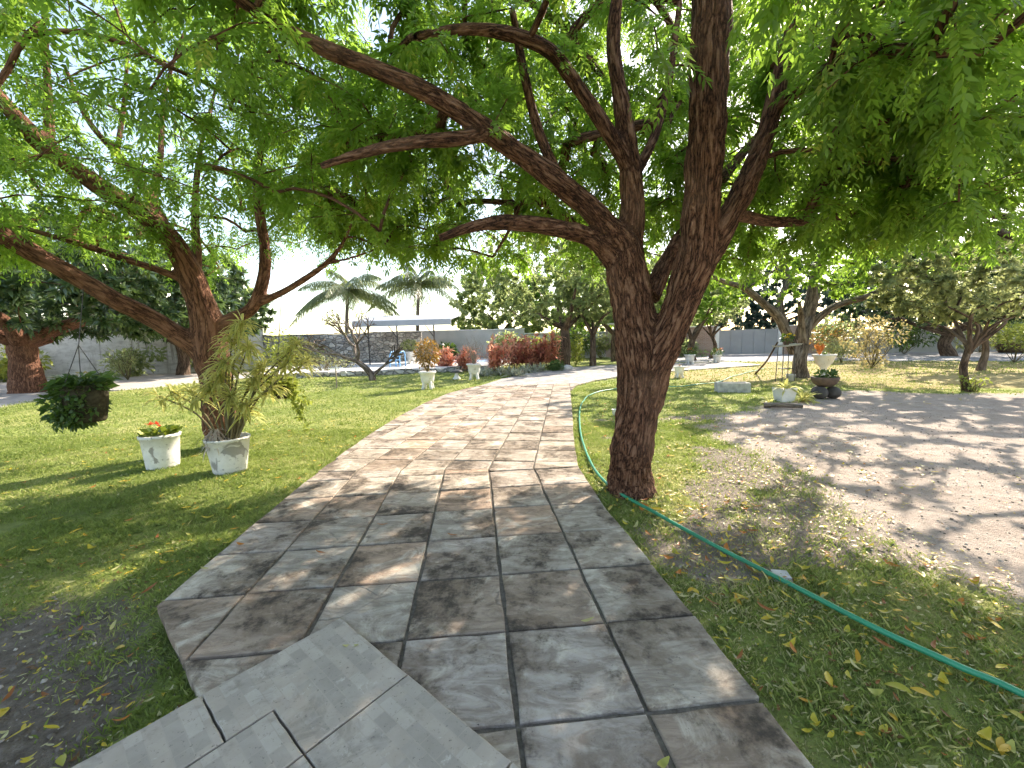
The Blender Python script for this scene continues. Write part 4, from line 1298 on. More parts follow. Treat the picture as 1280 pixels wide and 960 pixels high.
def strap_leaves(C, D, L, W, rng, segs=4, droop=0.6, mean=0.5, dev=0.2, stripe=False):
    """long arching leaves from bases C along D"""
    N = len(C)
    D = unit(D)
    s = np.linspace(0, 1, segs + 1)
    dr = droop * rng.uniform(0.6, 1.4, N) * L
    P = C[:, None, :] + D[:, None, :] * (L[:, None] * s)[:, :, None]
    P[:, :, 2] -= dr[:, None] * (s ** 2)[None, :]
    S = unit(np.cross(D, np.array([0, 0, 1.0])) + rng.normal(0, 0.1, (N, 3)))
    prof = np.array([0.45] + [math.sin(math.pi * (0.25 + 0.62 * q)) for q in s[1:-1]] + [0.04])
    w = (W[:, None] * prof[None, :] * 0.5)[:, :, None]
    base_t = np.clip(rng.normal(mean, dev, N), 0, 1)
    if not stripe:
        V = np.stack([P - S[:, None, :] * w, P + S[:, None, :] * w], 2)          # N, segs+1, 2, 3
        m = 2
        tint = np.repeat(base_t, (segs + 1) * 2)
    else:
        lift = np.array([0, 0, 1.0]) * w * 0.35
        V = np.stack([P - S[:, None, :] * w + lift, P - S[:, None, :] * w * 0.5, P + S[:, None, :] * w * 0.5, P + S[:, None, :] * w + lift], 2)
        m = 4
        tt = np.zeros((N, segs + 1, 4))
        tt[:, :, 0] = tt[:, :, 3] = np.clip(0.85 + rng.normal(0, 0.1, (N, 1)), 0, 1)
        tt[:, :, 1] = tt[:, :, 2] = np.clip(base_t * 0.7, 0, 0.5)[:, None]
        tint = tt.ravel()
    o = (np.arange(N) * (segs + 1) * m)[:, None, None]
    i = np.arange(segs)[None, :, None] * m
    j = np.arange(m - 1)[None, None, :]
    Q = np.stack([o + i + j, o + i + j + 1, o + i + m + j + 1, o + i + m + j], -1).reshape(-1, 4)
    return V.reshape(-1, 3), Q, tint

def cat3(lst):
    V, Q, T, o = [], [], [], 0
    for v, q, t in lst:
        V.append(v); Q.append(q + o); T.append(t); o += len(v)
    return np.concatenate(V), np.concatenate(Q), np.concatenate(T)

def leafy(name, lst, mat, parent):
    V, Q, T = cat3(lst)
    o = quad_mesh(name, V, Q, M[mat], parent, False, dict(tint=T))
    if name not in ('flower', 'bract', 'frond'):
        o['kind'] = 'stuff'
    return o

def rosette(c, n, L, W, rng, elev=(0.1, 1.2), droop=0.6, stripe=False, mean=0.5, dev=0.2, segs=4):
    a = rng.uniform(0, 2 * math.pi, n)
    e = rng.uniform(*elev, n)
    D = np.column_stack([np.cos(a) * np.cos(e), np.sin(a) * np.cos(e), np.sin(e)])
    C = np.asarray(c) + D * 0.01 + rng.normal(0, 0.008, (n, 3))
    return strap_leaves(C, D, L * rng.uniform(0.7, 1.15, n), W * rng.uniform(0.8, 1.2, n), rng, segs, droop, mean, dev, stripe)

def ball_leaves(c, r, n, L, W, rng, mean=0.5, dev=0.25, hollow=0.3):
    d = unit(rng.normal(0, 1, (n, 3)))
    p = np.asarray(c) + d * (rng.uniform(hollow ** 3, 1, n) ** (1 / 3))[:, None] * np.asarray(r)
    D = unit(d + rng.normal(0, 0.6, (n, 3)))
    k_ = rng.uniform(0.7, 1.3, n)
    return simple_leaves(p, D, L * k_, W * k_, rng, mean, dev)

def twigs(c, n, h, spread_, rng, r=0.006, parent=None, mat='twig', name='stems', branch=2):
    lines = []
    for q in range(n):
        a = rng.uniform(0, 2 * math.pi)
        e = np.array(c) + np.array([math.cos(a) * spread_ * rng.uniform(0.3, 1), math.sin(a) * spread_ * rng.uniform(0.3, 1), h * rng.uniform(0.7, 1.05)])
        m = (np.array(c) + e) / 2 + rng.normal(0, spread_ * 0.18, 3)
        P = smooth_line([tuple(c), tuple(m), tuple(e)], h / 8)
        lines.append((P, np.linspace(r, r * 0.35, len(P))))
        for w in range(branch):
            i = rng.integers(len(P) // 3, len(P) - 1)
            e2 = P[i] + (e - np.array(c)) * 0.35 * rng.uniform(0.6, 1.2) + rng.normal(0, spread_ * 0.3, 3)
            P2 = smooth_line([tuple(P[i]), tuple((P[i] + e2) / 2 + rng.normal(0, 0.02, 3)), tuple(e2)], h / 8)
            lines.append((P2, np.linspace(r * 0.6, r * 0.25, len(P2))))
    o = tubes_mesh(name, lines, M[mat], parent, 5)
    o['kind'] = 'stuff'
    return o

def bucket_pot(root, x, y, z, r0, r1, h, mat, rim=0.02):
    pr = [(r0 * 0.96, 0), (r0, 0.015), (r0 + (r1 - r0) * 0.5, h * 0.5), (r1, h - rim * 2.2), (r1 + rim * 0.6, h - rim * 2.0), (r1 + rim * 0.75, h - rim * 0.4), (r1 + rim * 0.4, h), (r1 - rim * 0.6, h), (r1 - rim, h - 0.05)]
    MB().lathe(pr, 36, (x, y, z), wobble=0.006).build('pot', mat, root, True)
    MB().lathe([(r1 - rim * 1.02, h - 0.07), (r1 * 0.5, h - 0.05), (0.01, h - 0.045)], 24, (x, y, z)).build('soil', M['potsoil'], root, True)

def urn(root, x, y, z, s, mat, feet=4):
    """whitewashed urn on feet"""
    pr = [(0.15, 0.20), (0.19, 0.22), (0.215, 0.34), (0.235, 0.50), (0.275, 0.53), (0.285, 0.57), (0.27, 0.59), (0.245, 0.59), (0.23, 0.54)]
    MB().lathe([(a * s, b_ * s) for a, b_ in pr], 28, (x, y, z)).build('bowl', mat, root, True)
    for q in range(feet):
        a = 2 * math.pi * (q + 0.5) / feet
        ca, sa = math.cos(a), math.sin(a)
        pts = [(x + ca * 0.20 * s, y + sa * 0.20 * s, z), (x + ca * 0.185 * s, y + sa * 0.185 * s, z + 0.06 * s), (x + ca * 0.15 * s, y + sa * 0.15 * s, z + 0.16 * s), (x + ca * 0.15 * s, y + sa * 0.15 * s, z + 0.27 * s)]
        MB().tube(pts, [0.052 * s, 0.046 * s, 0.05 * s, 0.055 * s], 10).build('foot', mat, root, True)
    MB().lathe([(0.225 * s, 0.52 * s), (0.1 * s, 0.545 * s), (0.01, 0.55 * s)], 20, (x, y, z)).build('soil', M['potsoil'], root, True)

# ---- the two white pots under the tree on the lawn
rng = np.random.default_rng(11)
x, y, _ = gp(204, 581); z = gz(x, y)
t = empty('potted_plant', (x, y, z), 'chipped white bucket pot with low glossy plant and a red flower', 'potted plant')
bucket_pot(t, x, y, z, 0.165, 0.195, 0.42, M['pot_a'])
a = rng.uniform(0, 6.28, 90); rr = rng.uniform(0.02, 0.16, 90)
B = np.column_stack([x + np.cos(a) * rr, y + np.sin(a) * rr, z + 0.38 + rng.uniform(0, 0.09, 90)])
D = np.column_stack([np.cos(a), np.sin(a), rng.uniform(0.2, 1.1, 90)])
leafy('leaves', [simple_leaves(B, D, rng.uniform(0.08, 0.14, 90), rng.uniform(0.05, 0.075, 90), rng, 0.55, 0.3)], 'begonia', t)
for q, (dx, dy, dz) in enumerate([(-0.03, -0.07, 0.55), (0.03, -0.05, 0.535)]):
    leafy('flower', [rosette((x + dx, y + dy, z + dz), 14, 0.045, 0.032, rng, (0.0, 1.3), 0.2, segs=2)], 'petal_red', t)

x, y, _ = gp(288, 586); z = gz(x, y)
t = empty('potted_plant', (x, y, z), 'peeling white pot holding a tall yellow-striped dracaena', 'potted plant')
bucket_pot(t, x, y, z, 0.17, 0.225, 0.42, M['pot_b'], 0.012)
# stems and leaf heads
heads, lines = [], []
for (hx, hy, hd, n, L) in [(303, 398, 0.05, 60, 0.24), (290, 418, 0.1, 60, 0.25), (312, 425, 0.0, 60, 0.25), (283, 445, -0.05, 70, 0.26), (372, 425, 0.05, 66, 0.25), (362, 445, 0.0, 54, 0.24), (383, 447, -0.05, 48, 0.22), (330, 452, 0.1, 54, 0.24),
                           (262, 478, 0.0, 72, 0.26), (290, 488, -0.1, 72, 0.26), (308, 500, -0.12, 60, 0.24), (240, 484, 0.05, 60, 0.24), (214, 483, 0.08, 40, 0.20), (196, 488, 0.1, 22, 0.17), (340, 478, -0.05, 40, 0.2), (320, 470, 0.0, 60, 0.24), (276, 462, 0.05, 60, 0.24)]:
    c = at(hx, hy + 6, y + hd)
    dx, dy, dz = c[0] - x, c[1] - y, c[2] - z
    for lay_ in range(3):
        heads.append(rosette(c - np.array([dx * 0.05, 0, 0.05]) * lay_, n // 3, L, 0.028, rng, (-0.3, 1.3), 0.55, True))
    P = smooth_line([(x + np.clip(dx * 0.15, -0.1, 0.1), y + dy * 0.2, z + 0.36), (x + dx * 0.45, y + dy * 0.6, z + 0.36 + (dz - 0.36) * 0.6), tuple(c)], 0.06)
    lines.append((P, np.linspace(0.013, 0.007, len(P))))
leafy('leaves', heads, 'stripe_leaf', t)
tubes_mesh('stems', lines, M['stem'], t, 6)['kind'] = 'stuff'
dead = [rosette((x + rng.uniform(-0.14, 0.14), y + rng.uniform(-0.15, 0.1), z + rng.uniform(0.40, 0.52)), 9, 0.16, 0.016, rng, (-0.5, 0.9), 0.9, mean=0.7) for q in range(12)]
leafy('dead_leaves', dead, 'dead_leaf', t)

# ---- hanging baskets in the tree
def hanging_basket(px, py, Y, r, h, label, hang_to, mat, leafname, seed, trail, tilt=0.0):
    rg = np.random.default_rng(seed)
    c = at(px, py, Y)
    t = empty('hanging_basket', tuple(c - np.array([0, 0, h / 2])), label, 'hanging basket', 'hanging baskets')
    z0 = c[2] - h / 2
    MB().lathe([(r * 0.72, 0), (r * 0.78, 0.02), (r * 0.95, h * 0.6), (r, h), (r * 0.92, h), (r * 0.88, h - 0.03)], 20, (c[0], c[1], z0), wobble=0.03).build('basket', mat, t, True)
    top = np.array([hang_to[0], hang_to[1], hang_to[2]])
    for q in range(3):
        a = 2 * math.pi * q / 3 + 0.4
        MB().tube([(c[0] + math.cos(a) * r * 0.95, c[1] + math.sin(a) * r * 0.95, z0 + h), (c[0], c[1], z0 + h + 0.45)], 0.005, 5).build('wire', M['dark_metal'], t)
    MB().tube([(c[0], c[1], z0 + h + 0.44), tuple(top)], 0.005, 5).build('wire', M['dark_metal'], t)
    lst = []
    n = 420
    a = rg.uniform(0, 6.28, n); rr = r * rg.uniform(0.1, 1.1, n)
    B = np.column_stack([c[0] + np.cos(a) * rr, c[1] + np.sin(a) * rr, z0 + h + rg.uniform(-0.05, 0.10, n)])
    D = np.column_stack([np.cos(a), np.sin(a), rg.uniform(-0.4, 0.8, n)])
    lst.append(simple_leaves(B, D, rg.uniform(0.07, 0.15, n), rg.uniform(0.03, 0.06, n), rg))
    for (dx, dy, L) in trail:
        s = rg.uniform(0, 1, int(150 * max(L, 0.3)))
        B = np.column_stack([c[0] + dx * s ** 0.6 + rg.normal(0, 0.03, len(s)), c[1] + dy * s ** 0.6 + rg.normal(0, 0.03, len(s)), z0 + h - L * s ** 1.5 + rg.normal(0, 0.02, len(s))])
        lst.append(simple_leaves(B, rg.normal(0, 1, (len(s), 3)) - np.array([0, 0, 0.6]), rg.uniform(0.05, 0.09, len(s)), rg.uniform(0.03, 0.05, len(s)), rg, 0.6))
    if r > 0.15:
        lst.append(ball_leaves((c[0] - 0.11, c[1] - 0.02, c[2] - 0.01), (r * 1.15, r * 1.2, h * 0.58), 620, 0.085, 0.045, rg, 0.6, 0.3, 0.75))
    leafy('foliage', lst, leafname, t)
    return t
hanging_basket(108, 504, 4.6, 0.20, 0.42, 'dark hanging basket overgrown with green leaves, left of the white pots', at(105, 352, 4.92), M['fibre'], 'bush_green', 21, [(-0.32, 0.0, 0.35), (-0.22, 0.1, 0.40), (-0.25, -0.1, 0.42), (-0.12, -0.15, 0.38), (-0.05, 0.1, 0.3), (-0.38, 0.1, 0.1), (0.1, -0.16, 0.2), (0.0, -0.22, 0.42), (0.08, -0.22, 0.36), (-0.1, -0.22, 0.44), (-0.2, -0.16, 0.46), (0.16, -0.14, 0.30), (-0.28, -0.05, 0.48)])
hanging_basket(352, 490, 5.2, 0.10, 0.16, 'small dark hanging pot with trailing pale-green vine, right of the dracaena', at(352, 366, 5.7), M['fibre'], 'lime_leaf', 22, [(0.25, 0.0, 0.45), (0.33, -0.05, 0.62), (0.16, 0.05, 0.35), (0.30, 0.05, 0.25)])

# ---- urns on the lawn
def urn_plant(px, py, s, label, kind, seed, Y=None):
    rg = np.random.default_rng(seed)
    x, y, _ = gp(px, py)
    z = gz(x, y)
    if poly_sd(np.array([[x, y]]), deck_poly)[0] < 0: z = 0.20
    t = empty('urn_planter', (x, y, z), label, 'planter', 'white urns')
    urn(t, x, y, z, s, M['pot_c'])
    top = z + 0.57 * s
    if kind == 'croton':
        twigs((x, y, top - 0.03), 9, 0.85, 0.30, rg, 0.012, t, 'stem')
        leafy('leaves', [ball_leaves((x + 0.02, y, top + 0.58), (0.40, 0.36, 0.48), 900, 0.11, 0.035, rg, 0.55, 0.28)], 'croton', t)
    elif kind == 'bare':
        twigs((x, y, top - 0.03), 26, 0.95, 0.42, rg, 0.008, t, 'twig', branch=3)
        leafy('leaves', [ball_leaves((x, y, top + 0.35), (0.34, 0.3, 0.34), 150, 0.07, 0.03, rg, 0.5)], 'cordyline', t)
    elif kind == 'silver':
        twigs((x, y, top - 0.03), 8, 0.5, 0.35, rg, 0.010, t, 'stem')
        leafy('leaves', [ball_leaves((x - 0.05, y, top + 0.42), (0.52, 0.45, 0.30), 700, 0.12, 0.05, rg, 0.6)], 'sage_leaf', t)
    elif kind == 'none':
        leafy('leaves', [rosette((x, y, top), 16, 0.16, 0.03, rg, (0.4, 1.4), 0.5)], 'dead_leaf', t)
    elif kind == 'orange':
        leafy('leaves', [rosette((x, y, top), 40, 0.30, 0.035, rg, (0.2, 1.4), 0.5)], 'bush_green', t)
        leafy('bract', [rosette((x - 0.1, y, top + 0.12), 40, 0.26, 0.05, rg, (1.0, 1.5), 0.05)], 'petal_orange', t)
    elif kind == 'flowers':
        leafy('leaves', [ball_leaves((x, y, top + 0.15), (0.30, 0.3, 0.22), 300, 0.09, 0.04, rg)], 'bush_green', t)
        for q in range(8): leafy('flower', [rosette((x + rg.uniform(-0.2, 0.2), y + rg.uniform(-0.25, 0.1), top + rg.uniform(0.2, 0.36)), 10, 0.06, 0.05, rg, (0, 1.2), 0.1, segs=2)], 'petal_orange', t)
    return t
urn_plant(535, 485, 0.98, 'white urn on feet with a rust-coloured croton, nearest the path edge', 'croton', 31)
urn_plant(593, 474, 1.05, 'white urn on feet with bare grey twigs, beside the red plants', 'bare', 32)
urn_plant(515, 459, 1.25, 'white urn with silvery foliage up on the pool deck', 'silver', 33)
urn_plant(849, 471, 0.72, 'low white pot on the grass right behind the big trunk', 'none', 34)
urn_plant(862, 455, 1.0, 'white urn with yellow flowers by the vase-shaped tree', 'flowers', 35)
urn_plant(896, 453, 0.85, 'white urn with orange flowers before the gate pillar', 'flowers', 36)

# ---- bare frangipani on the lawn
def frangipani(px, py, label, seed):
    rg = np.random.default_rng(seed)
    x, y, _ = gp(px, py)
    z = gz(x, y)
    t = empty('frangipani_tree', (x, y, z), label, 'tree')
    lines = []
    def grow_(p, d, L, r, depth):
        e = p + d * L
        m = (p + e) / 2 + rg.normal(0, 0.06 * L, 3)
        P = smooth_line([tuple(p), tuple(m), tuple(e)], 0.08)
        lines.append((P, np.linspace(r, r * 0.72, len(P))))
        if depth == 0: return
        for q in range(2 if rg.random() < 0.6 else 3):
            d2 = unit(d + rg.normal(0, 0.55, 3) * np.array([1, 0.8, 0.7]) + np.array([0, 0, 0.12]))
            grow_(e, d2, L * rg.uniform(0.6, 0.82), r * 0.68, depth - 1)
    b0 = np.array([x, y, z - 0.05])
    P = smooth_line([tuple(b0), (x - 0.05, y, z + 0.22), (x - 0.25, y, z + 0.5), (x - 0.6, y, z + 0.80)], 0.08)
    lines.append((P, np.linspace(0.15, 0.10, len(P))))
    grow_(P[-1], unit(np.array([-0.9, 0.1, 0.35])), 0.9, 0.075, 4)
    grow_(P[-1], unit(np.array([0.1, -0.1, 1.0])), 0.7, 0.07, 4)
    grow_(P[3], unit(np.array([0.7, 0.2, 0.65])), 0.6, 0.07, 4)
    grow_(P[-3], unit(np.array([-0.4, 0.5, 0.8])), 0.9, 0.07, 4)
    tubes_mesh('trunk', lines, M['bark_grey'], t, 7)
    tips_ = np.array([P[-1] for P, R in lines[-70:]])
    k_ = np.repeat(tips_, 3, 0)
    leafy('crown', [simple_leaves(k_, unit(rg.normal(0, 1, k_.shape) + np.array([0, 0, 0.6])), rg.uniform(0.1, 0.2, len(k_)), rg.uniform(0.03, 0.05, len(k_)), rg)], 'sage_leaf', t)
    return t
frangipani(466, 474, 'bare grey frangipani tree leaning left on the lawn before the stone wall', 41)

# ---- palms
def palm(x, y, h, label, seed, n=20, L=3.0):
    rg = np.random.default_rng(seed)
    t = empty('palm_tree', (x, y, 0), label, 'palm', 'coconut palms')
    top = np.array([x + 0.3, y, h])
    P = smooth_line([(x, y, -0.1), (x + 0.05, y, h * 0.5), tuple(top)], 0.25)
    tubes_mesh('trunk', [(P, np.linspace(0.17, 0.11, len(P)))], M['bark_grey'], t, 12)
    for q in range(n):
        a = 2 * math.pi * q / n * 2.618 + rg.uniform(-0.2, 0.2)
        e = rg.uniform(-0.1, 1.4)
        d = np.array([math.cos(a) * math.cos(e), math.sin(a) * math.cos(e), math.sin(e)])
        l = L * rg.uniform(0.85, 1.1)
        s = np.linspace(0, 1, 60)
        R_ = top + d * (l * s)[:, None]
        R_[:, 2] -= l * (0.75 - 0.2 * math.sin(e)) * s ** 2.0
        T = unit(np.gradient(R_, axis=0))
        side = unit(np.cross(d, np.array([0, 0, 1.0])))
        lv = []
        for sg in (1, -1):
            dd = unit(side * sg * 0.8 + T * 0.55 - np.array([0, 0, 0.55]) + rg.normal(0, 0.07, (60, 3)))
            ll = 0.80 * np.sin(np.pi * (0.12 + 0.84 * s)) + 0.08
            lv.append(strap_leaves(R_[3:], dd[3:], ll[3:], np.full(57, 0.055), rg, 2, 0.45))
        f = leafy('frond', lv, 'palm_leaf', t)
        tubes_mesh('midrib', [(R_, np.linspace(0.022, 0.005, 60))], M['stem'], f, 4)
palm(at(432, 400, 31)[0], 31.0, 5.4, 'coconut palm whose fronds droop over the stone wall, behind the frangipani', 51, 24, 4.1)
palm(at(521, 400, 33)[0], 33.0, 6.0, 'coconut palm rising straight behind the pool canopy', 52, 24, 3.9)

# ---- red cordylines, striped grass and bushes along the bend
def cordyline(px, py, h, label, seed, tone, n=14):
    rg = np.random.default_rng(seed)
    x, y, _ = gp(px, py)
    z = gz(x, y)
    t = empty('cordyline', (x, y, z), label, 'shrub', 'red cordylines along the bend')
    heads, lines = [], []
    for q in range(n):
        dx, dy = rg.normal(0, 0.32), rg.normal(0, 0.25)
        hh = h * rg.uniform(0.35, 0.92)
        lines.append((np.array([(x + dx * 0.4, y + dy * 0.4, z - 0.02), (x + dx * 0.8, y + dy * 0.8, z + hh * 0.5), (x + dx, y + dy, z + hh)]), np.array([0.016, 0.013, 0.010])))
        for lay_ in range(5):
            heads.append(rosette((x + dx * (0.75 + 0.05 * lay_), y + dy, z + hh * (0.30 + 0.175 * lay_)), 11, 0.44, 0.07, rg, (0.1, 1.35), 0.45, mean=tone, dev=0.22))
    leafy('leaves', heads, 'cordyline', t)
    tubes_mesh('stems', lines, M['stem'], t, 5)['kind'] = 'stuff'
cordyline(621, 465, 1.75, 'salmon-pink cordyline clump, the one nearest the bare-twig urn', 61, 0.85, 16)
cordyline(642, 462, 1.85, 'maroon cordyline clump right of the salmon-pink one', 62, 0.48)
cordyline(658, 461, 1.8, 'rose-red cordyline clump between two maroon ones', 63, 0.70)
cordyline(672, 460, 1.85, 'darkest maroon cordyline clump in the row', 64, 0.36)
cordyline(688, 459, 1.95, 'coral cordyline clump at the end of the row next to the Y-shaped tree', 65, 0.80, 16)
cordyline(581, 463, 1.25, 'low coral cordyline behind the bare-twig urn', 66, 0.80)
cordyline(556, 462, 1.2, 'low orange-pink cordyline on the pool side, behind the croton urn', 67, 0.85)
pts = [(600, 467), (612, 468), (625, 468), (637, 467), (641, 470), (652, 466), (660, 466), (668, 465), (676, 464), (648, 470), (605, 470)]
for i, (px_, py_) in enumerate(pts):
    rg = np.random.default_rng(70 + i)
    x, y, _ = gp(px_, py_)
    t = empty('striped_grass', (x, y, gz(x, y)), 'tuft of white-striped grass edging the red cordylines', 'grass tuft', 'striped grass tufts')
    leafy('leaves', [rosette((x, y, gz(x, y)), 60, 0.72, 0.045, rg, (0.5, 1.5), 0.55)], 'spider', t)

def bush(px, py, r, label, mat, seed, n=900, L=0.09, W=0.04, stems=8, cat='bush', group=None, lift=0.0, name='bush'):
    rg = np.random.default_rng(seed)
    x, y, _ = gp(px, py)
    z = gz(x, y)
    t = empty(name, (x, y, z), label, cat, group)
    twigs((x, y, z - 0.03), stems, (r[2] * 1.5 + lift), r[0] * 0.7, rg, 0.016, t, 'stem')
    lst = []
    for q in range(7):
        c = np.array([x, y, z + r[2] + lift]) + rg.normal(0, 0.38, 3) * np.array(r)
        lst.append(ball_leaves(c, np.array(r) * rg.uniform(0.4, 0.65), n // 7, L, W, rg))
    leafy('leaves', lst, mat, t)
    return t
bush(693, 463, (0.55, 0.45, 0.34), 'low dark green bush at the foot of the cordylines', 'bush_green', 81, 1200, 0.12, 0.03)
bush(720, 456, (0.55, 0.5, 0.75), 'lime green leafy shrub between the two trunks at the bend', 'lime_leaf', 82, 900, 0.14, 0.06)
bush(700, 450, (0.7, 0.6, 0.8), 'green strap-leaved shrub behind the Y-shaped tree', 'bush_green', 83, 900, 0.25, 0.05)
bush(1090, 459, (1.15, 1.0, 0.85), 'loose straw-coloured bush on the dry grass', 'straw_leaf', 84, 1700, 0.10, 0.05, 14, lift=0.35)
bush(1052, 452, (1.1, 0.9, 0.6), 'grey-green shrub behind the straw-coloured bush', 'sage_leaf', 85, 1100, 0.12, 0.05, 8)
bush(160, 474, (1.0, 0.8, 0.8), 'thin pale shrub before the whitewashed wall', 'sage_leaf', 86, 380, 0.14, 0.06, 12, lift=0.2)
bush(120, 486, (0.6, 0.6, 0.35), 'small pinkish shrub on the sandy strip', 'straw_leaf', 87, 250, 0.12, 0.05, 8)
bush(346, 474, (0.9, 0.8, 0.9), 'yellow-green shrub behind the dracaena at the pool side', 'lime_leaf', 88, 800, 0.20, 0.06, 10)
bush(405, 468, (1.4, 0.8, 0.6), 'grey twiggy shrub below the stone wall', 'sage_leaf', 89, 350, 0.10, 0.04, 26)
bush(430, 464, (1.2, 0.8, 0.55), 'leafless brown shrub between stone wall and frangipani', 'dead_leaf', 90, 260, 0.09, 0.04, 26)
bush(1268, 452, (1.6, 1.2, 0.8), 'bright green shrub by the driveway at the right edge', 'lime_leaf', 91, 900, 0.16, 0.06, 8, lift=0.3)
bush(1218, 488, (0.22, 0.2, 0.18), 'small lime seedling at the foot of the young flared tree', 'lime_leaf', 92, 140, 0.08, 0.04, 4)
bush(1040, 448, (1.4, 1.2, 1.0), 'rusty brown shrub beyond the pale urn', 'croton', 93, 900, 0.16, 0.07, 8)

for i, (x_, y_, r_, mt, lab) in enumerate([(2.2, 28.6, (1.3, 0.9, 0.9), 'lime_leaf', 'lime shrub at the foot of the grey wall behind the coral cordyline'), (4.4, 29.2, (1.5, 0.9, 1.1), 'bush_green', 'green shrub at the foot of the grey wall between the trunks'),
        (6.6, 30.0, (1.4, 0.9, 0.9), 'sage_leaf', 'grey-green shrub under the white arch'), (-0.6, 28.8, (1.4, 0.9, 0.9), 'pale_leaf', 'pale green shrub behind the bare-twig urn, by the end wall'),
        (9.6, 30.0, (1.3, 0.9, 0.7), 'bush_green', 'low green shrub along the brick wall'), (12.6, 29.6, (1.2, 0.9, 0.8), 'pale_leaf', 'pale shrub at the brick wall next to the white pillar'),
        (22.0, 27.6, (1.6, 1.0, 1.1), 'pale_leaf', 'pale green shrub before the short brick wall'), (25.5, 26.4, (1.8, 1.1, 1.3), 'bush_green', 'dark shrub at the bluish wall behind the grey-green one'),
        (29.5, 25.6, (2.6, 1.4, 1.5), 'sage_leaf', 'wide grey-green shrub along the bluish wall'), (34.5, 24.2, (2.6, 1.4, 1.5), 'pale_leaf', 'pale shrub along the bluish wall near the dark tree'),
        (-13.5, 26.2, (1.4, 0.9, 0.9), 'sage_leaf', 'grey shrub where the stone wall begins'), (-4.4, 28.6, (1.0, 0.7, 0.7), 'bush_green', 'dark green shrub under the pool canopy'),
        (-21.5, 22.6, (1.5, 0.9, 0.9), 'pale_leaf', 'pale shrub at the whitewashed wall behind the hanging basket'), (-18.2, 24.6, (1.6, 0.9, 1.0), 'sage_leaf', 'grey-green shrub at the whitewashed wall near the second mango'), (-25.2, 21.0, (1.4, 0.9, 0.8), 'lime_leaf', 'lime shrub at the whitewashed wall by the broad mango trunk'),
        (40.0, 22.6, (2.4, 1.4, 1.5), 'bush_green', 'green shrub at the end of the bluish wall')]):
    px_, py_, _d = proj([(x_, y_, 0.0)])
    bush(px_[0], py_[0], r_, lab, mt, 120 + i, 900, 0.26, 0.12, 8, group='shrubs along the walls', lift=0.15)
# ------------------------------------------------------------------ garden objects
# concrete trough on the grass
x, y, _ = gp(915, 489); z = gz(x, y)
rz = -0.18
t = empty('concrete_trough', (x, y, z), 'empty weathered concrete planter trough lying on the grass', 'trough')
ca, sa = math.cos(rz), math.sin(rz)
def loc2(dx, dy): return (x + dx * ca - dy * sa, y + dx * sa + dy * ca)
for (dx, dy, sx, sy, nm) in ((0, -0.15, 0.76, 0.05, 'side_wall'), (0, 0.15, 0.76, 0.05, 'side_wall'), (-0.355, 0, 0.05, 0.248, 'end_wall'), (0.355, 0, 0.05, 0.248, 'end_wall')):
    q = loc2(dx, dy)
    MB().box((q[0], q[1], z + 0.125), (sx, sy, 0.25), rz).build(nm, M['concrete'], t)
q = loc2(0, 0)
MB().box((q[0], q[1], z + 0.03), (0.658, 0.248, 0.06), rz).build('floor', M['potsoil'], t)

# brown bowl on three round stones
x, y, _ = gp(1030, 496); z = gz(x, y)
t = empty('bowl_planter', (x, y, z), 'brown clay bowl planter carried by three dark stone balls', 'planter')
for q in range(3):
    a = -0.5 + 2 * math.pi * q / 3
    c = (x + math.cos(a) * 0.17, y + math.sin(a) * 0.15, z + 0.135)
    pr = [(0.15 * math.sin(math.pi * s) + 0.003, -0.14 * math.cos(math.pi * s)) for s in np.linspace(0.04, 0.96, 10)]
    MB().lathe(pr, 18, c, wobble=0.05).build('ball', M['dark_stone'], t, True)
pr = [(0.07, 0.26), (0.13, 0.27), (0.22, 0.34), (0.265, 0.43), (0.27, 0.48), (0.25, 0.49), (0.235, 0.45)]
MB().lathe(pr, 28, (x, y, z)).build('bowl', M['terracotta'], t, True)
MB().lathe([(0.24, 0.45), (0.1, 0.47), (0.01, 0.475)], 18, (x, y, z)).build('soil', M['potsoil'], t, True)
rg = np.random.default_rng(5)
leafy('leaves', [ball_leaves((x, y, z + 0.53), (0.2, 0.18, 0.08), 120, 0.1, 0.05, rg, 0.6), ball_leaves((x + 0.17, y, z + 0.53), (0.09, 0.08, 0.08), 60, 0.09, 0.05, rg, 0.8)], 'bush_green', t)

# pale goblet urn standing behind the bowl
x, y, _ = gp(1029, 470); z = gz(x, y)
t = empty('goblet_urn', (x, y, z), 'pale pinkish goblet urn with an orange bract plant, behind the brown bowl', 'planter')
MB().lathe([(0.20, 0), (0.20, 0.05), (0.10, 0.10), (0.085, 0.30), (0.12, 0.36), (0.24, 0.50), (0.30, 0.70), (0.34, 0.73), (0.34, 0.78), (0.31, 0.78), (0.29, 0.72)], 28, (x, y, z)).build('goblet', M['pot_c'], t, True)
MB().lathe([(0.29, 0.70), (0.1, 0.74), (0.01, 0.745)], 18, (x, y, z)).build('soil', M['potsoil'], t, True)
rg = np.random.default_rng(37)
leafy('leaves', [rosette((x, y, z + 0.74), 30, 0.28, 0.035, rg, (0.2, 1.4), 0.6)], 'bush_green', t)
leafy('bract', [rosette((x - 0.2, y - 0.05, z + 0.78), 40, 0.36, 0.06, rg, (1.0, 1.5), 0.05)], 'petal_orange', t)

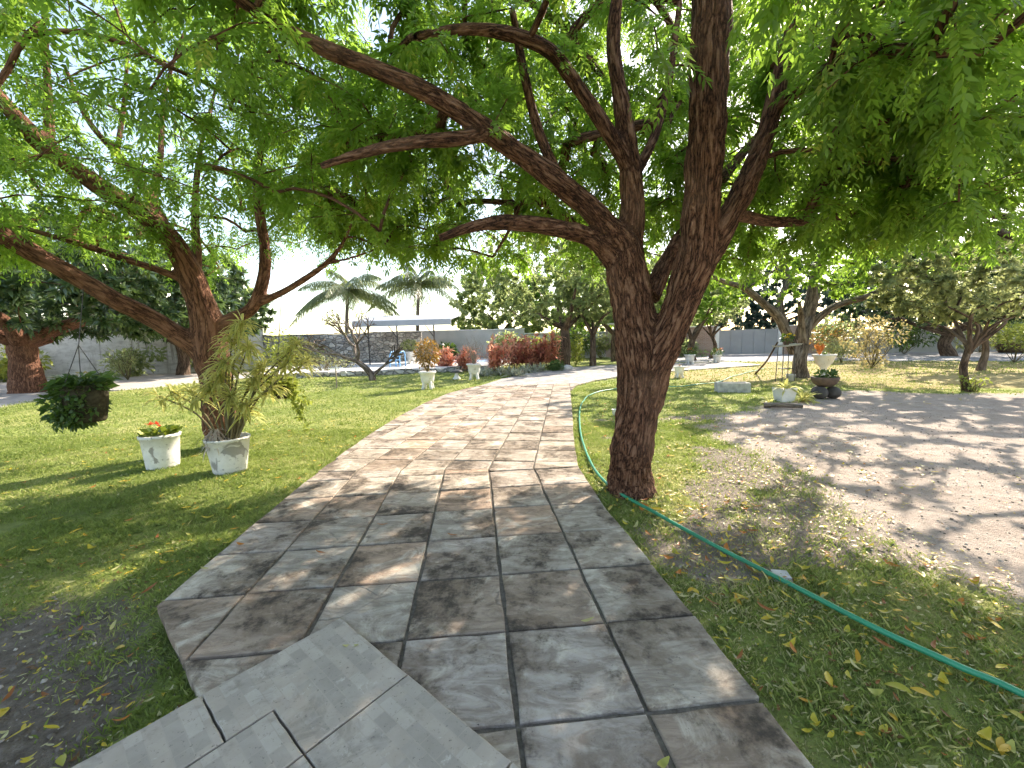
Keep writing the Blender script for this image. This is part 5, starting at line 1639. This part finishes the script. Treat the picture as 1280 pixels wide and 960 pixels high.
# square white planter box with strap leaves, driftwood log in front
x, y, _ = gp(980, 500); z = gz(x, y)
t = empty('planter_box', (x, y, z), 'square white planter box among yellow-striped strap leaves', 'planter')
v = []
for s, zz in ((0.13, z - 0.01), (0.17, z + 0.30), (0.15, z + 0.30), (0.14, z + 0.26)):
    v += [(x - s, y - s, zz), (x + s, y - s, zz), (x + s, y + s, zz), (x - s, y + s, zz)]
f = [(i * 4 + j, i * 4 + (j + 1) % 4, i * 4 + 4 + (j + 1) % 4, i * 4 + 4 + j) for i in range(3) for j in range(4)] + [(12, 13, 14, 15)]
MB().add(v, f).build('box', M['pot_c'], t)
rg = np.random.default_rng(6)
leafy('leaves', [rosette((x + 0.02, y, z + 0.26), 26, 0.40, 0.055, rg, (0.3, 1.4), 0.6, True)], 'stripe_leaf', t)
for i, (px_, py_, n, L, lab) in enumerate([(1003, 500, 34, 0.55, 'yellow-striped strap-leaved clump right of the white planter box'), (962, 503, 16, 0.34, 'smaller yellow-striped clump left of the white planter box')]):
    x2, y2, _ = gp(px_, py_)
    tt = empty('strap_plant', (x2, y2, gz(x2, y2)), lab, 'plant')
    leafy('leaves', [rosette((x2, y2, gz(x2, y2)), n, L, 0.055, rg, (0.25, 1.35), 0.6, True)], 'stripe_leaf', tt)
p0, p1 = gp(955, 508), gp(1003, 510)
tt = empty('driftwood_log', (p0[0], p0[1], 0), 'grey weathered log lying in front of the white planter box', 'log')
P = smooth_line([(*p0[:2], gz(p0[0], p0[1]) + 0.05), (*(p0[:2] * 0.6 + p1[:2] * 0.4 + np.array([0, -0.06])), gz(p0[0], p0[1]) + 0.07), (*p1[:2], gz(p1[0], p1[1]) + 0.045)], 0.05)
tubes_mesh('wood', [(P, np.linspace(0.06, 0.035, len(P)) * (0.85 + 0.3 * vnoise(P * 9)))], M['bark_grey'], tt, 10)
tubes_mesh('side_branch', [(np.array([P[4], P[4] + np.array([-0.08, -0.12, 0.02]), P[4] + np.array([-0.2, -0.16, 0.0])]), np.array([0.03, 0.022, 0.012]))], M['bark_grey'], tt, 7)

# plant stand with thin legs and a tray
x, y, _ = gp(981, 476); z = gz(x, y)
t = empty('plant_stand', (x, y, z), 'thin-legged metal plant stand with a pale tray and yellow flowers', 'stand')
hh = 1.08
for (dx, dy) in ((-0.16, -0.12), (0.17, -0.12), (0.17, 0.14), (-0.16, 0.14)):
    MB().tube([(x + dx * 1.15, y + dy * 1.15, z), (x + dx, y + dy, z + hh)], 0.012, 7).build('leg', M['dark_metal'], t)
MB().box((x, y, z + 0.42), (0.30, 0.24, 0.02)).build('shelf', M['dark_metal'], t)
MB().add([(x - 0.30, y - 0.16, z + hh), (x + 0.34, y - 0.16, z + hh + 0.05), (x + 0.34, y + 0.18, z + hh + 0.05), (x - 0.30, y + 0.18, z + hh), (x - 0.33, y - 0.19, z + hh + 0.05), (x + 0.37, y - 0.19, z + hh + 0.10), (x + 0.37, y + 0.21, z + hh + 0.10), (x - 0.33, y + 0.21, z + hh + 0.05)],
         [(0, 3, 2, 1), (0, 1, 5, 4), (1, 2, 6, 5), (2, 3, 7, 6), (3, 0, 4, 7)]).build('tray', M['concrete'], t)
rg = np.random.default_rng(9)
x2, y2 = x, y
tt = empty('flower_pot', (x2, y2, z + hh + 0.03), 'small pot of yellow flowers on the tray of the plant stand', 'flower pot')
MB().lathe([(0.06, 0.02), (0.085, 0.14), (0.095, 0.145), (0.085, 0.15)], 16, (x2, y2, z + hh + 0.02)).build('pot', M['terracotta'], tt, True)
leafy('leaves', [ball_leaves((x2, y2, z + hh + 0.26), (0.16, 0.15, 0.12), 140, 0.08, 0.035, rg)], 'bush_green', tt)
for q in range(7): leafy('flower', [rosette((x2 + rg.uniform(-0.14, 0.14), y2 - 0.08 + rg.uniform(-0.1, 0.1), z + hh + 0.32 + rg.uniform(-0.05, 0.06)), 9, 0.055, 0.04, rg, (0, 1.2), 0.1, segs=2)], 'petal_yellow', tt)
# stick leaning on it
p0 = gp(944, 466); z0 = gz(p0[0], p0[1])
p1 = at(972, 428, y - 0.2)
tt = empty('leaning_stick', (p0[0], p0[1], z0), 'long dark stick leaning against the plant stand', 'stick')
P = smooth_line([(p0[0], p0[1], z0), tuple((np.array([p0[0], p0[1], z0]) + p1) / 2 + np.array([0.05, 0, -0.04])), tuple(p1)], 0.15)
tubes_mesh('shaft', [(P, np.linspace(0.035, 0.022, len(P)))], M['bark_brown'], tt, 7)
# white bucket under the stand
p = gp(988, 474); z0 = gz(p[0], p[1])
tt = empty('flower_bucket', (p[0], p[1], z0), 'small white bucket on the ground under the plant stand', 'bucket')
MB().lathe([(0.10, 0), (0.13, 0.20), (0.14, 0.21), (0.125, 0.21), (0.115, 0.05)], 18, (p[0], p[1], z0)).build('body', M['pot_c'], tt, True)
MB().tube(smooth_line([(p[0] - 0.13, p[1], z0 + 0.2), (p[0], p[1] - 0.05, z0 + 0.32), (p[0] + 0.13, p[1], z0 + 0.2)], 0.04), 0.004, 5).build('handle', M['dark_metal'], tt)

# garden hose
hp = [(1280, 868), (1200, 835), (1100, 790), (1000, 738), (900, 685), (820, 640), (762, 607), (737, 575), (725, 535), (727, 505), (742, 492), (775, 486), (820, 483), (860, 482), (895, 477), (925, 468), (955, 460)]
hw = [(3.1, -0.6, 0), (2.5, 0.4, 0), (2.2, 1.0, 0)]
for q in hp:
    x, y, _ = gp(*q)
    hw.append((x, y, gz(x, y) + 0.03))
H_ = smooth_line(hw, 0.05)
H_[:, 2] = ground_z(H_[:, :2]) + 0.032 + 0.008 * vnoise(H_ * 3.0, 3)
hose = empty('garden_hose', tuple(H_[0]), 'green garden hose snaking past the big trunk and across the grass', 'hose')
v, f = tube_arrays(H_[:, :3], 0.0145, 10)
quad_mesh('tube', v, f, M['hose'], hose, True)
# broken piece of concrete by the hose
x, y, _ = gp(975, 717); z = gz(x, y)
tt = empty('concrete_fragment', (x, y, z), 'pale broken slab fragment lying against the hose', 'fragment')
MB().add([(x - 0.055, y - 0.035, z), (x + 0.05, y - 0.045, z), (x + 0.06, y + 0.03, z), (x - 0.04, y + 0.04, z), (x - 0.05, y - 0.03, z + 0.028), (x + 0.045, y - 0.04, z + 0.022), (x + 0.055, y + 0.025, z + 0.032), (x - 0.035, y + 0.036, z + 0.035)],
         [(0, 3, 2, 1), (4, 5, 6, 7), (0, 1, 5, 4), (1, 2, 6, 5), (2, 3, 7, 6), (3, 0, 4, 7)]).build('chunk', M['concrete'], tt)
# stepping rock at the bend
x, y, _ = gp(707, 461); z = gz(x, y)
tt = empty('border_rock', (x, y, z), 'pale rock at the border where the path bends', 'rock')
rg = np.random.default_rng(3)
pr = [(0.32 * math.sin(math.pi * s) + 0.01, 0.12 - 0.17 * math.cos(math.pi * s)) for s in np.linspace(0.04, 0.96, 8)]
MB().lathe(pr, 12, (x, y, z), wobble=0.18).build('stone', M['concrete'], tt, True)
# small mushroom-shaped garden lamp on the lawn
x, y, _ = gp(571, 474); z = gz(x, y)
tt = empty('garden_lamp', (x, y, z), 'small lawn lamp with a dark cap and pale base between the urns', 'lamp')
MB().lathe([(0.14, 0), (0.15, 0.05), (0.09, 0.12), (0.05, 0.28), (0.04, 0.30)], 16, (x, y, z)).build('base', M['white_paint'], tt, True)
MB().lathe([(0.25, 0.28), (0.26, 0.30), (0.16, 0.36), (0.02, 0.40)], 18, (x, y, z)).build('cap', M['dark_metal'], tt, True)
# white tap post behind the trunk, stake on the lawn
x, y, _ = gp(768, 517); z = gz(x, y)
tt = empty('marker_cup', (x, y, z), 'small white cup on the grass peeking out behind the big trunk', 'cup')
MB().lathe([(0.035, 0), (0.05, 0.12), (0.054, 0.125), (0.046, 0.125), (0.035, 0.02)], 14, (x, y, z)).build('cup', M['white_paint'], tt, True)
x, y, _ = gp(421, 484); z = gz(x, y)
tt = empty('tap_stake', (x, y, z), 'thin garden stake with a crosspiece standing on the lawn before the frangipani', 'stake')
MB().tube([(x, y, z - 0.05), (x + 0.01, y, z + 0.72)], 0.022, 7).build('post', M['twig'], tt)
MB().tube([(x - 0.25, y, z + 0.68), (x + 0.22, y, z + 0.70), (x + 0.38, y, z + 0.52)], 0.02, 7).build('crosspiece', M['white_paint'], tt)
# striped pot far right
x, y, _ = gp(1270, 440); z = gz(x, y)
tt = empty('round_planter', (x, y, z), 'red striped round planter by the driveway at the right edge', 'planter')
MB().lathe([(0.7, 0), (0.95, 0.5), (1.0, 0.55), (0.9, 0.55)], 28, (x, y, z)).build('tub', M['terracotta'], tt, True)
leafy('leaves', [ball_leaves((x, y, z + 1.0), (1.1, 0.9, 0.6), 700, 0.2, 0.08, rg)], 'lime_leaf', tt)

# ------------------------------------------------------------------ grass and fallen leaves
k = NT('grass blade')
col = k.ramp(k.attr('tint'), [(0.0, (0.085, 0.125, 0.032)), (0.45, (0.175, 0.235, 0.058)), (0.72, (0.28, 0.325, 0.095)), (0.88, (0.37, 0.355, 0.16)), (1.0, (0.45, 0.38, 0.22))])
p = k.principled(col, 0.55, spec=0.25)
tr = k.n('ShaderNodeBsdfTranslucent'); k.val(tr.inputs['Color'], k.mix(0.5, col, (0.36, 0.46, 0.09)))
mx = k.n('ShaderNodeMixShader'); mx.inputs[0].default_value = 0.35
k.l(p, mx.inputs[1]); k.l(tr.outputs[0], mx.inputs[2])
M['grass'] = k.done(mx.outputs[0])

rng = np.random.default_rng(77)
def grass_points(n, x0, x1, y0, y1):
    P = np.column_stack([rng.uniform(x0, x1, n), rng.uniform(y0, y1, n)])
    # only what lies in front of the lens
    P = P[(np.abs(P[:, 0]) < P[:, 1] * 1.45 + 0.8)]
    sd = np.minimum(poly_sd(P, PATH), poly_sd(P, TERR))
    P = P[sd > np.random.default_rng(1).uniform(-0.035, 0.02, len(P))]
    d_, s_, dr_, dv_, sa_, ba_ = masks(P)
    q = np.maximum.reduce([d_, s_ * 0.9, dv_, sa_, ba_ * 0.7, dr_ * 0.45])
    P = P[rng.uniform(0, 1, len(P)) > q * 1.15 - 0.05]
    return P
Vs, Qs, Ts, o = [], [], [], 0
for n, box, hgt, wid in ((150000, (-4.2, 3.4, 1.0, 3.4), 0.030, 0.0045), (220000, (-10.5, 4.5, 3.4, 7.0), 0.032, 0.0065), (110000, (-18, 12, 7.0, 13.0), 0.036, 0.0135), (60000, (-26, 24, 13.0, 23.0), 0.045, 0.032)):
    P = grass_points(n, *box)
    m = len(P)
    z = ground_z(P)
    a = rng.uniform(0, 2 * math.pi, m)
    patch = fbm(np.column_stack([P * 1.4, np.zeros(m)]), 3, 88)
    clump = fbm(np.column_stack([P * 6.0, np.full(m, 1.7)]), 2, 89)
    h = hgt * rng.uniform(0.45, 1.4, m) * (0.45 + 0.85 * np.clip((clump - 0.25) / 0.5, 0, 1)) * np.where(rng.uniform(0, 1, m) < 0.012, 1.6, 1.0)
    lean = rng.uniform(0.2, 1.1, m) * h
    la = rng.uniform(0, 2 * math.pi, m)
    w = wid * rng.uniform(0.7, 1.3, m)
    B = np.column_stack([P, z - 0.004])
    S = np.column_stack([np.cos(a), np.sin(a), np.zeros(m)]) * (w * 0.5)[:, None]
    mid = B + np.column_stack([np.cos(la) * lean * 0.35, np.sin(la) * lean * 0.35, h * 0.6])
    tip = B + np.column_stack([np.cos(la) * lean, np.sin(la) * lean, h])
    V = np.stack([B - S, B + S, mid + S * 0.8, tip], 1)
    V = np.stack([B - S, B + S, tip + S * 0.15, mid - S], 1).reshape(-1, 3)
    Vs.append(V)
    Qs.append(np.arange(m * 4).reshape(-1, 4) + o)
    o += m * 4
    strip = np.clip((P[:, 0] - 0.6) / 0.4, 0, 1) * np.clip((6.0 - P[:, 1]) / 3, 0, 1)
    tint = np.clip(0.12 + 0.75 * patch + rng.normal(0, 0.17, m) + strip * np.where(rng.uniform(0, 1, m) < 0.6, 0.42, 0.0), 0, 1)
    Ts.append(np.repeat(tint, 4))
# broad-leaved weeds among the blades
P = grass_points(1500, -4.0, 3.2, 1.1, 5.0)[:700]
for q, zz in zip(P, ground_z(P)):
    n_ = int(rng.integers(4, 8))
    a = rng.uniform(0, 6.28, n_)
    D = np.column_stack([np.cos(a), np.sin(a), rng.uniform(0.15, 0.8, n_)])
    v_, q_, t_ = simple_leaves(np.repeat([[q[0], q[1], zz]], n_, 0), D, rng.uniform(0.025, 0.055, n_), rng.uniform(0.010, 0.020, n_), rng, 0.35, 0.2)
    Vs.append(v_); Qs.append(q_ + o); Ts.append(t_); o += len(v_)
gr = quad_mesh('grass', np.concatenate(Vs), np.concatenate(Qs), M['grass'], None, False, dict(tint=np.concatenate(Ts)))
tag(gr, 'short lawn grass on both sides of the path', kind='stuff')

M['litter'] = leaf_mat('fallen leaf', [(0.0, (0.16, 0.07, 0.03)), (0.12, (0.42, 0.11, 0.03)), (0.2, (0.50, 0.26, 0.03)), (0.45, (0.52, 0.40, 0.045)), (0.7, (0.34, 0.34, 0.06)), (1.0, (0.42, 0.39, 0.22))], (0.6, 0.45, 0.05), 0.2)
def litter_mesh(tint, seed, L, W, curl):
    rg = np.random.default_rng(seed)
    s = np.linspace(0, 1, 6)
    prof = np.sin(np.pi * np.clip(s * 0.93 + 0.04, 0, 1)) ** 0.8
    cx = (s - 0.5) * L
    cz = curl * L * (s - 0.5) ** 2 * 2.2
    cy_ = 0.12 * L * np.sin(s * 2.2)
    V = []
    for i in range(6):
        V += [(cx[i], cy_[i] - W * prof[i] / 2, cz[i] + 0.12 * W), (cx[i], cy_[i], cz[i]), (cx[i], cy_[i] + W * prof[i] / 2, cz[i] + 0.12 * W)]
    F = [(i * 3 + j, i * 3 + j + 1, i * 3 + 4 + j, i * 3 + 3 + j) for i in range(5) for j in range(2)]
    return np.array(V), F, tint
lib = []
for q in range(12):
    V, F, tint = litter_mesh([0.05, 0.14, 0.3, 0.4, 0.45, 0.5, 0.55, 0.65, 0.75, 0.9, 0.42, 0.2][q], q, random.uniform(0.05, 0.085), random.uniform(0.016, 0.03), random.uniform(-0.25, 0.6))
    lib.append((V, F, tint))
lib_me = []
for V, F, tint in lib:
    me = bpy.data.meshes.new('fallen_leaf')
    me.from_pydata(V.tolist(), [], F)
    me.attributes.new('tint', 'FLOAT', 'POINT').data.foreach_set('value', np.full(len(V), tint, np.float32))
    me.polygons.foreach_set('use_smooth', np.ones(len(F), bool))
    me.materials.append(M['litter'])
    lib_me.append(me)
def scatter(n, x0, x1, y0, y1, seed, allow_path=0.0):
    rg = np.random.default_rng(seed)
    P = np.column_stack([rg.uniform(x0, x1, n), rg.uniform(y0, y1, n)])
    P = P[np.abs(P[:, 0]) < P[:, 1] * 1.35 + 0.2]
    sd = np.minimum(poly_sd(P, PATH), poly_sd(P, TERR))
    return P[(sd > 0.03) | (rg.uniform(0, 1, len(P)) < allow_path)]
near = np.concatenate([scatter(420, 0.7, 2.7, 1.05, 4.2, 1), scatter(75, -3.2, -1.3, 1.1, 3.0, 2)])
near = near[np.argsort(np.linalg.norm(near, axis=1))][:290]
for i, q in enumerate(near):
    o_ = bpy.data.objects.new('fallen_leaf', lib_me[int(rng.integers(12))])
    COL.objects.link(o_)
    o_.location = (q[0], q[1], gz(q[0], q[1]) + 0.018 + random.uniform(0, 0.012))
    o_.rotation_euler = (random.uniform(-0.35, 0.35), random.uniform(-0.35, 0.35), random.uniform(0, 6.28))
    s = random.uniform(0.7, 1.25)
    o_.scale = (s, s, s)
    o_.parent = ground
far = np.concatenate([scatter(500, 0.8, 4.5, 3.5, 9, 3), scatter(350, -7, -2, 2.5, 8, 4), scatter(500, 2, 14, 8, 18, 5)])
Vs, Qs, Ts, o = [], [], [], 0
for q in far:
    V, F, tint = lib[int(rng.integers(12))]
    a = random.uniform(0, 6.28); ca, sa = math.cos(a), math.sin(a)
    s = random.uniform(0.7, 1.2)
    W = np.column_stack([V[:, 0] * ca - V[:, 1] * sa, V[:, 0] * sa + V[:, 1] * ca, V[:, 2]]) * s + np.array([q[0], q[1], gz(q[0], q[1]) + 0.018])
    Vs.append(W); Qs.append(np.array(F) + o); Ts.append(np.full(len(W), tint)); o += len(W)
deb = np.concatenate([scatter(1500, -4.2, -1.25, 0.9, 3.0, 6), scatter(3000, 0.7, 3.0, 0.95, 4.6, 7), scatter(700, 2.4, 5.5, 1.5, 6.5, 8)])
for q in deb:
    V, F, tint = lib[int(rng.integers(12))]
    a = random.uniform(0, 6.28); ca, sa = math.cos(a), math.sin(a)
    s = random.uniform(0.2, 0.6)
    W = np.column_stack([V[:, 0] * ca - V[:, 1] * sa, V[:, 0] * sa + V[:, 1] * ca, V[:, 2]]) * s + np.array([q[0], q[1], 0])
    W[:, 2] += 0.012
    W[:, 2] += -1.0
    Vs.append(W); Qs.append(np.array(F) + o); Ts.append(np.full(len(W), random.choice([tint, tint, 0.0, 0.95, 1.0, 0.45]))); o += len(W)
nd = sum(len(w) for w in Vs[-len(deb):])
tail = np.concatenate(Vs[-len(deb):])
tail[:, 2] += 1.0 + np.repeat(ground_z(deb), 18)
Vs[-len(deb):] = [tail]
lit = quad_mesh('fallen_leaves', np.concatenate(Vs), np.concatenate(Qs), M['litter'], None, True, dict(tint=np.concatenate(Ts)))
tag(lit, 'scattered yellow fallen leaves on the grass', kind='stuff')
# a few bits on the paving: seed pods and a curled leaf
for i, (px_, py_) in enumerate([(438, 812), (478, 655), (565, 668), (735, 775), (830, 955), (400, 690), (300, 680), (255, 710)]):
    x, y, _ = gp(px_, py_, 0.02)
    on_terr = poly_sd(np.array([[x, y]]), TERR)[0] < 0
    o_ = bpy.data.objects.new('fallen_leaf', lib_me[[9, 0, 0, 9, 8, 0, 1, 9][i]])
    COL.objects.link(o_)
    o_.location = (x, y, 0.030 if on_terr else 0.012)
    o_.rotation_euler = (0, 0, random.uniform(-0.5, 0.5))
    o_.parent = terrace if on_terr else path

# loose grit and small stones on the bare ground
rng = np.random.default_rng(91)
P = np.concatenate([np.column_stack([rng.uniform(2.3, 7.5, 5200), rng.uniform(1.6, 8.5, 5200)]), np.column_stack([rng.uniform(-4.2, -1.3, 1800), rng.uniform(1.0, 2.8, 1800)]), np.column_stack([rng.uniform(0.8, 2.8, 1200), rng.uniform(1.4, 5.5, 1200)])])
P = P[np.minimum(poly_sd(P, PATH), poly_sd(P, TERR)) > 0.03]
d_, s_, dr_, dv_, sa_, ba_ = masks(P)
P = P[rng.uniform(0, 1, len(P)) < np.maximum.reduce([d_, s_, ba_ * 0.8])]
m = len(P)
sz = 0.003 + 0.008 * rng.uniform(0, 1, m) ** 3
cube = np.array([(-1, -1, -1), (1, -1, -1), (1, 1, -1), (-1, 1, -1), (-0.7, -0.7, 0.8), (0.7, -0.7, 0.8), (0.7, 0.7, 0.8), (-0.7, 0.7, 0.8)], float)
V = cube[None] * sz[:, None, None] * rng.uniform(0.6, 1.3, (m, 8, 3)) * np.array([1, 1, 0.7])
a = rng.uniform(0, 6.28, m); ca, sa = np.cos(a)[:, None], np.sin(a)[:, None]
V = np.stack([V[:, :, 0] * ca - V[:, :, 1] * sa + P[:, :1], V[:, :, 0] * sa + V[:, :, 1] * ca + P[:, 1:], V[:, :, 2] + ground_z(P)[:, None] + sz[:, None] * 0.3], -1).reshape(-1, 3)
Q = np.array([(4, 5, 6, 7), (0, 1, 5, 4), (1, 2, 6, 5), (2, 3, 7, 6), (3, 0, 4, 7)])
Q = (Q[None] + (np.arange(m) * 8)[:, None, None]).reshape(-1, 4)
k = NT('grit')
M['grit'] = k.done(k.principled(k.ramp(k.attr('tint'), [(0.0, (0.10, 0.082, 0.066)), (0.6, (0.25, 0.212, 0.178)), (1.0, (0.46, 0.41, 0.36))]), 0.9, None, 0.15))
pb = quad_mesh('gravel', V, Q, M['grit'], None, True, dict(tint=np.repeat(rng.uniform(0, 1, m), 8)))
tag(pb, 'loose grit and small stones on the bare ground', kind='stuff')
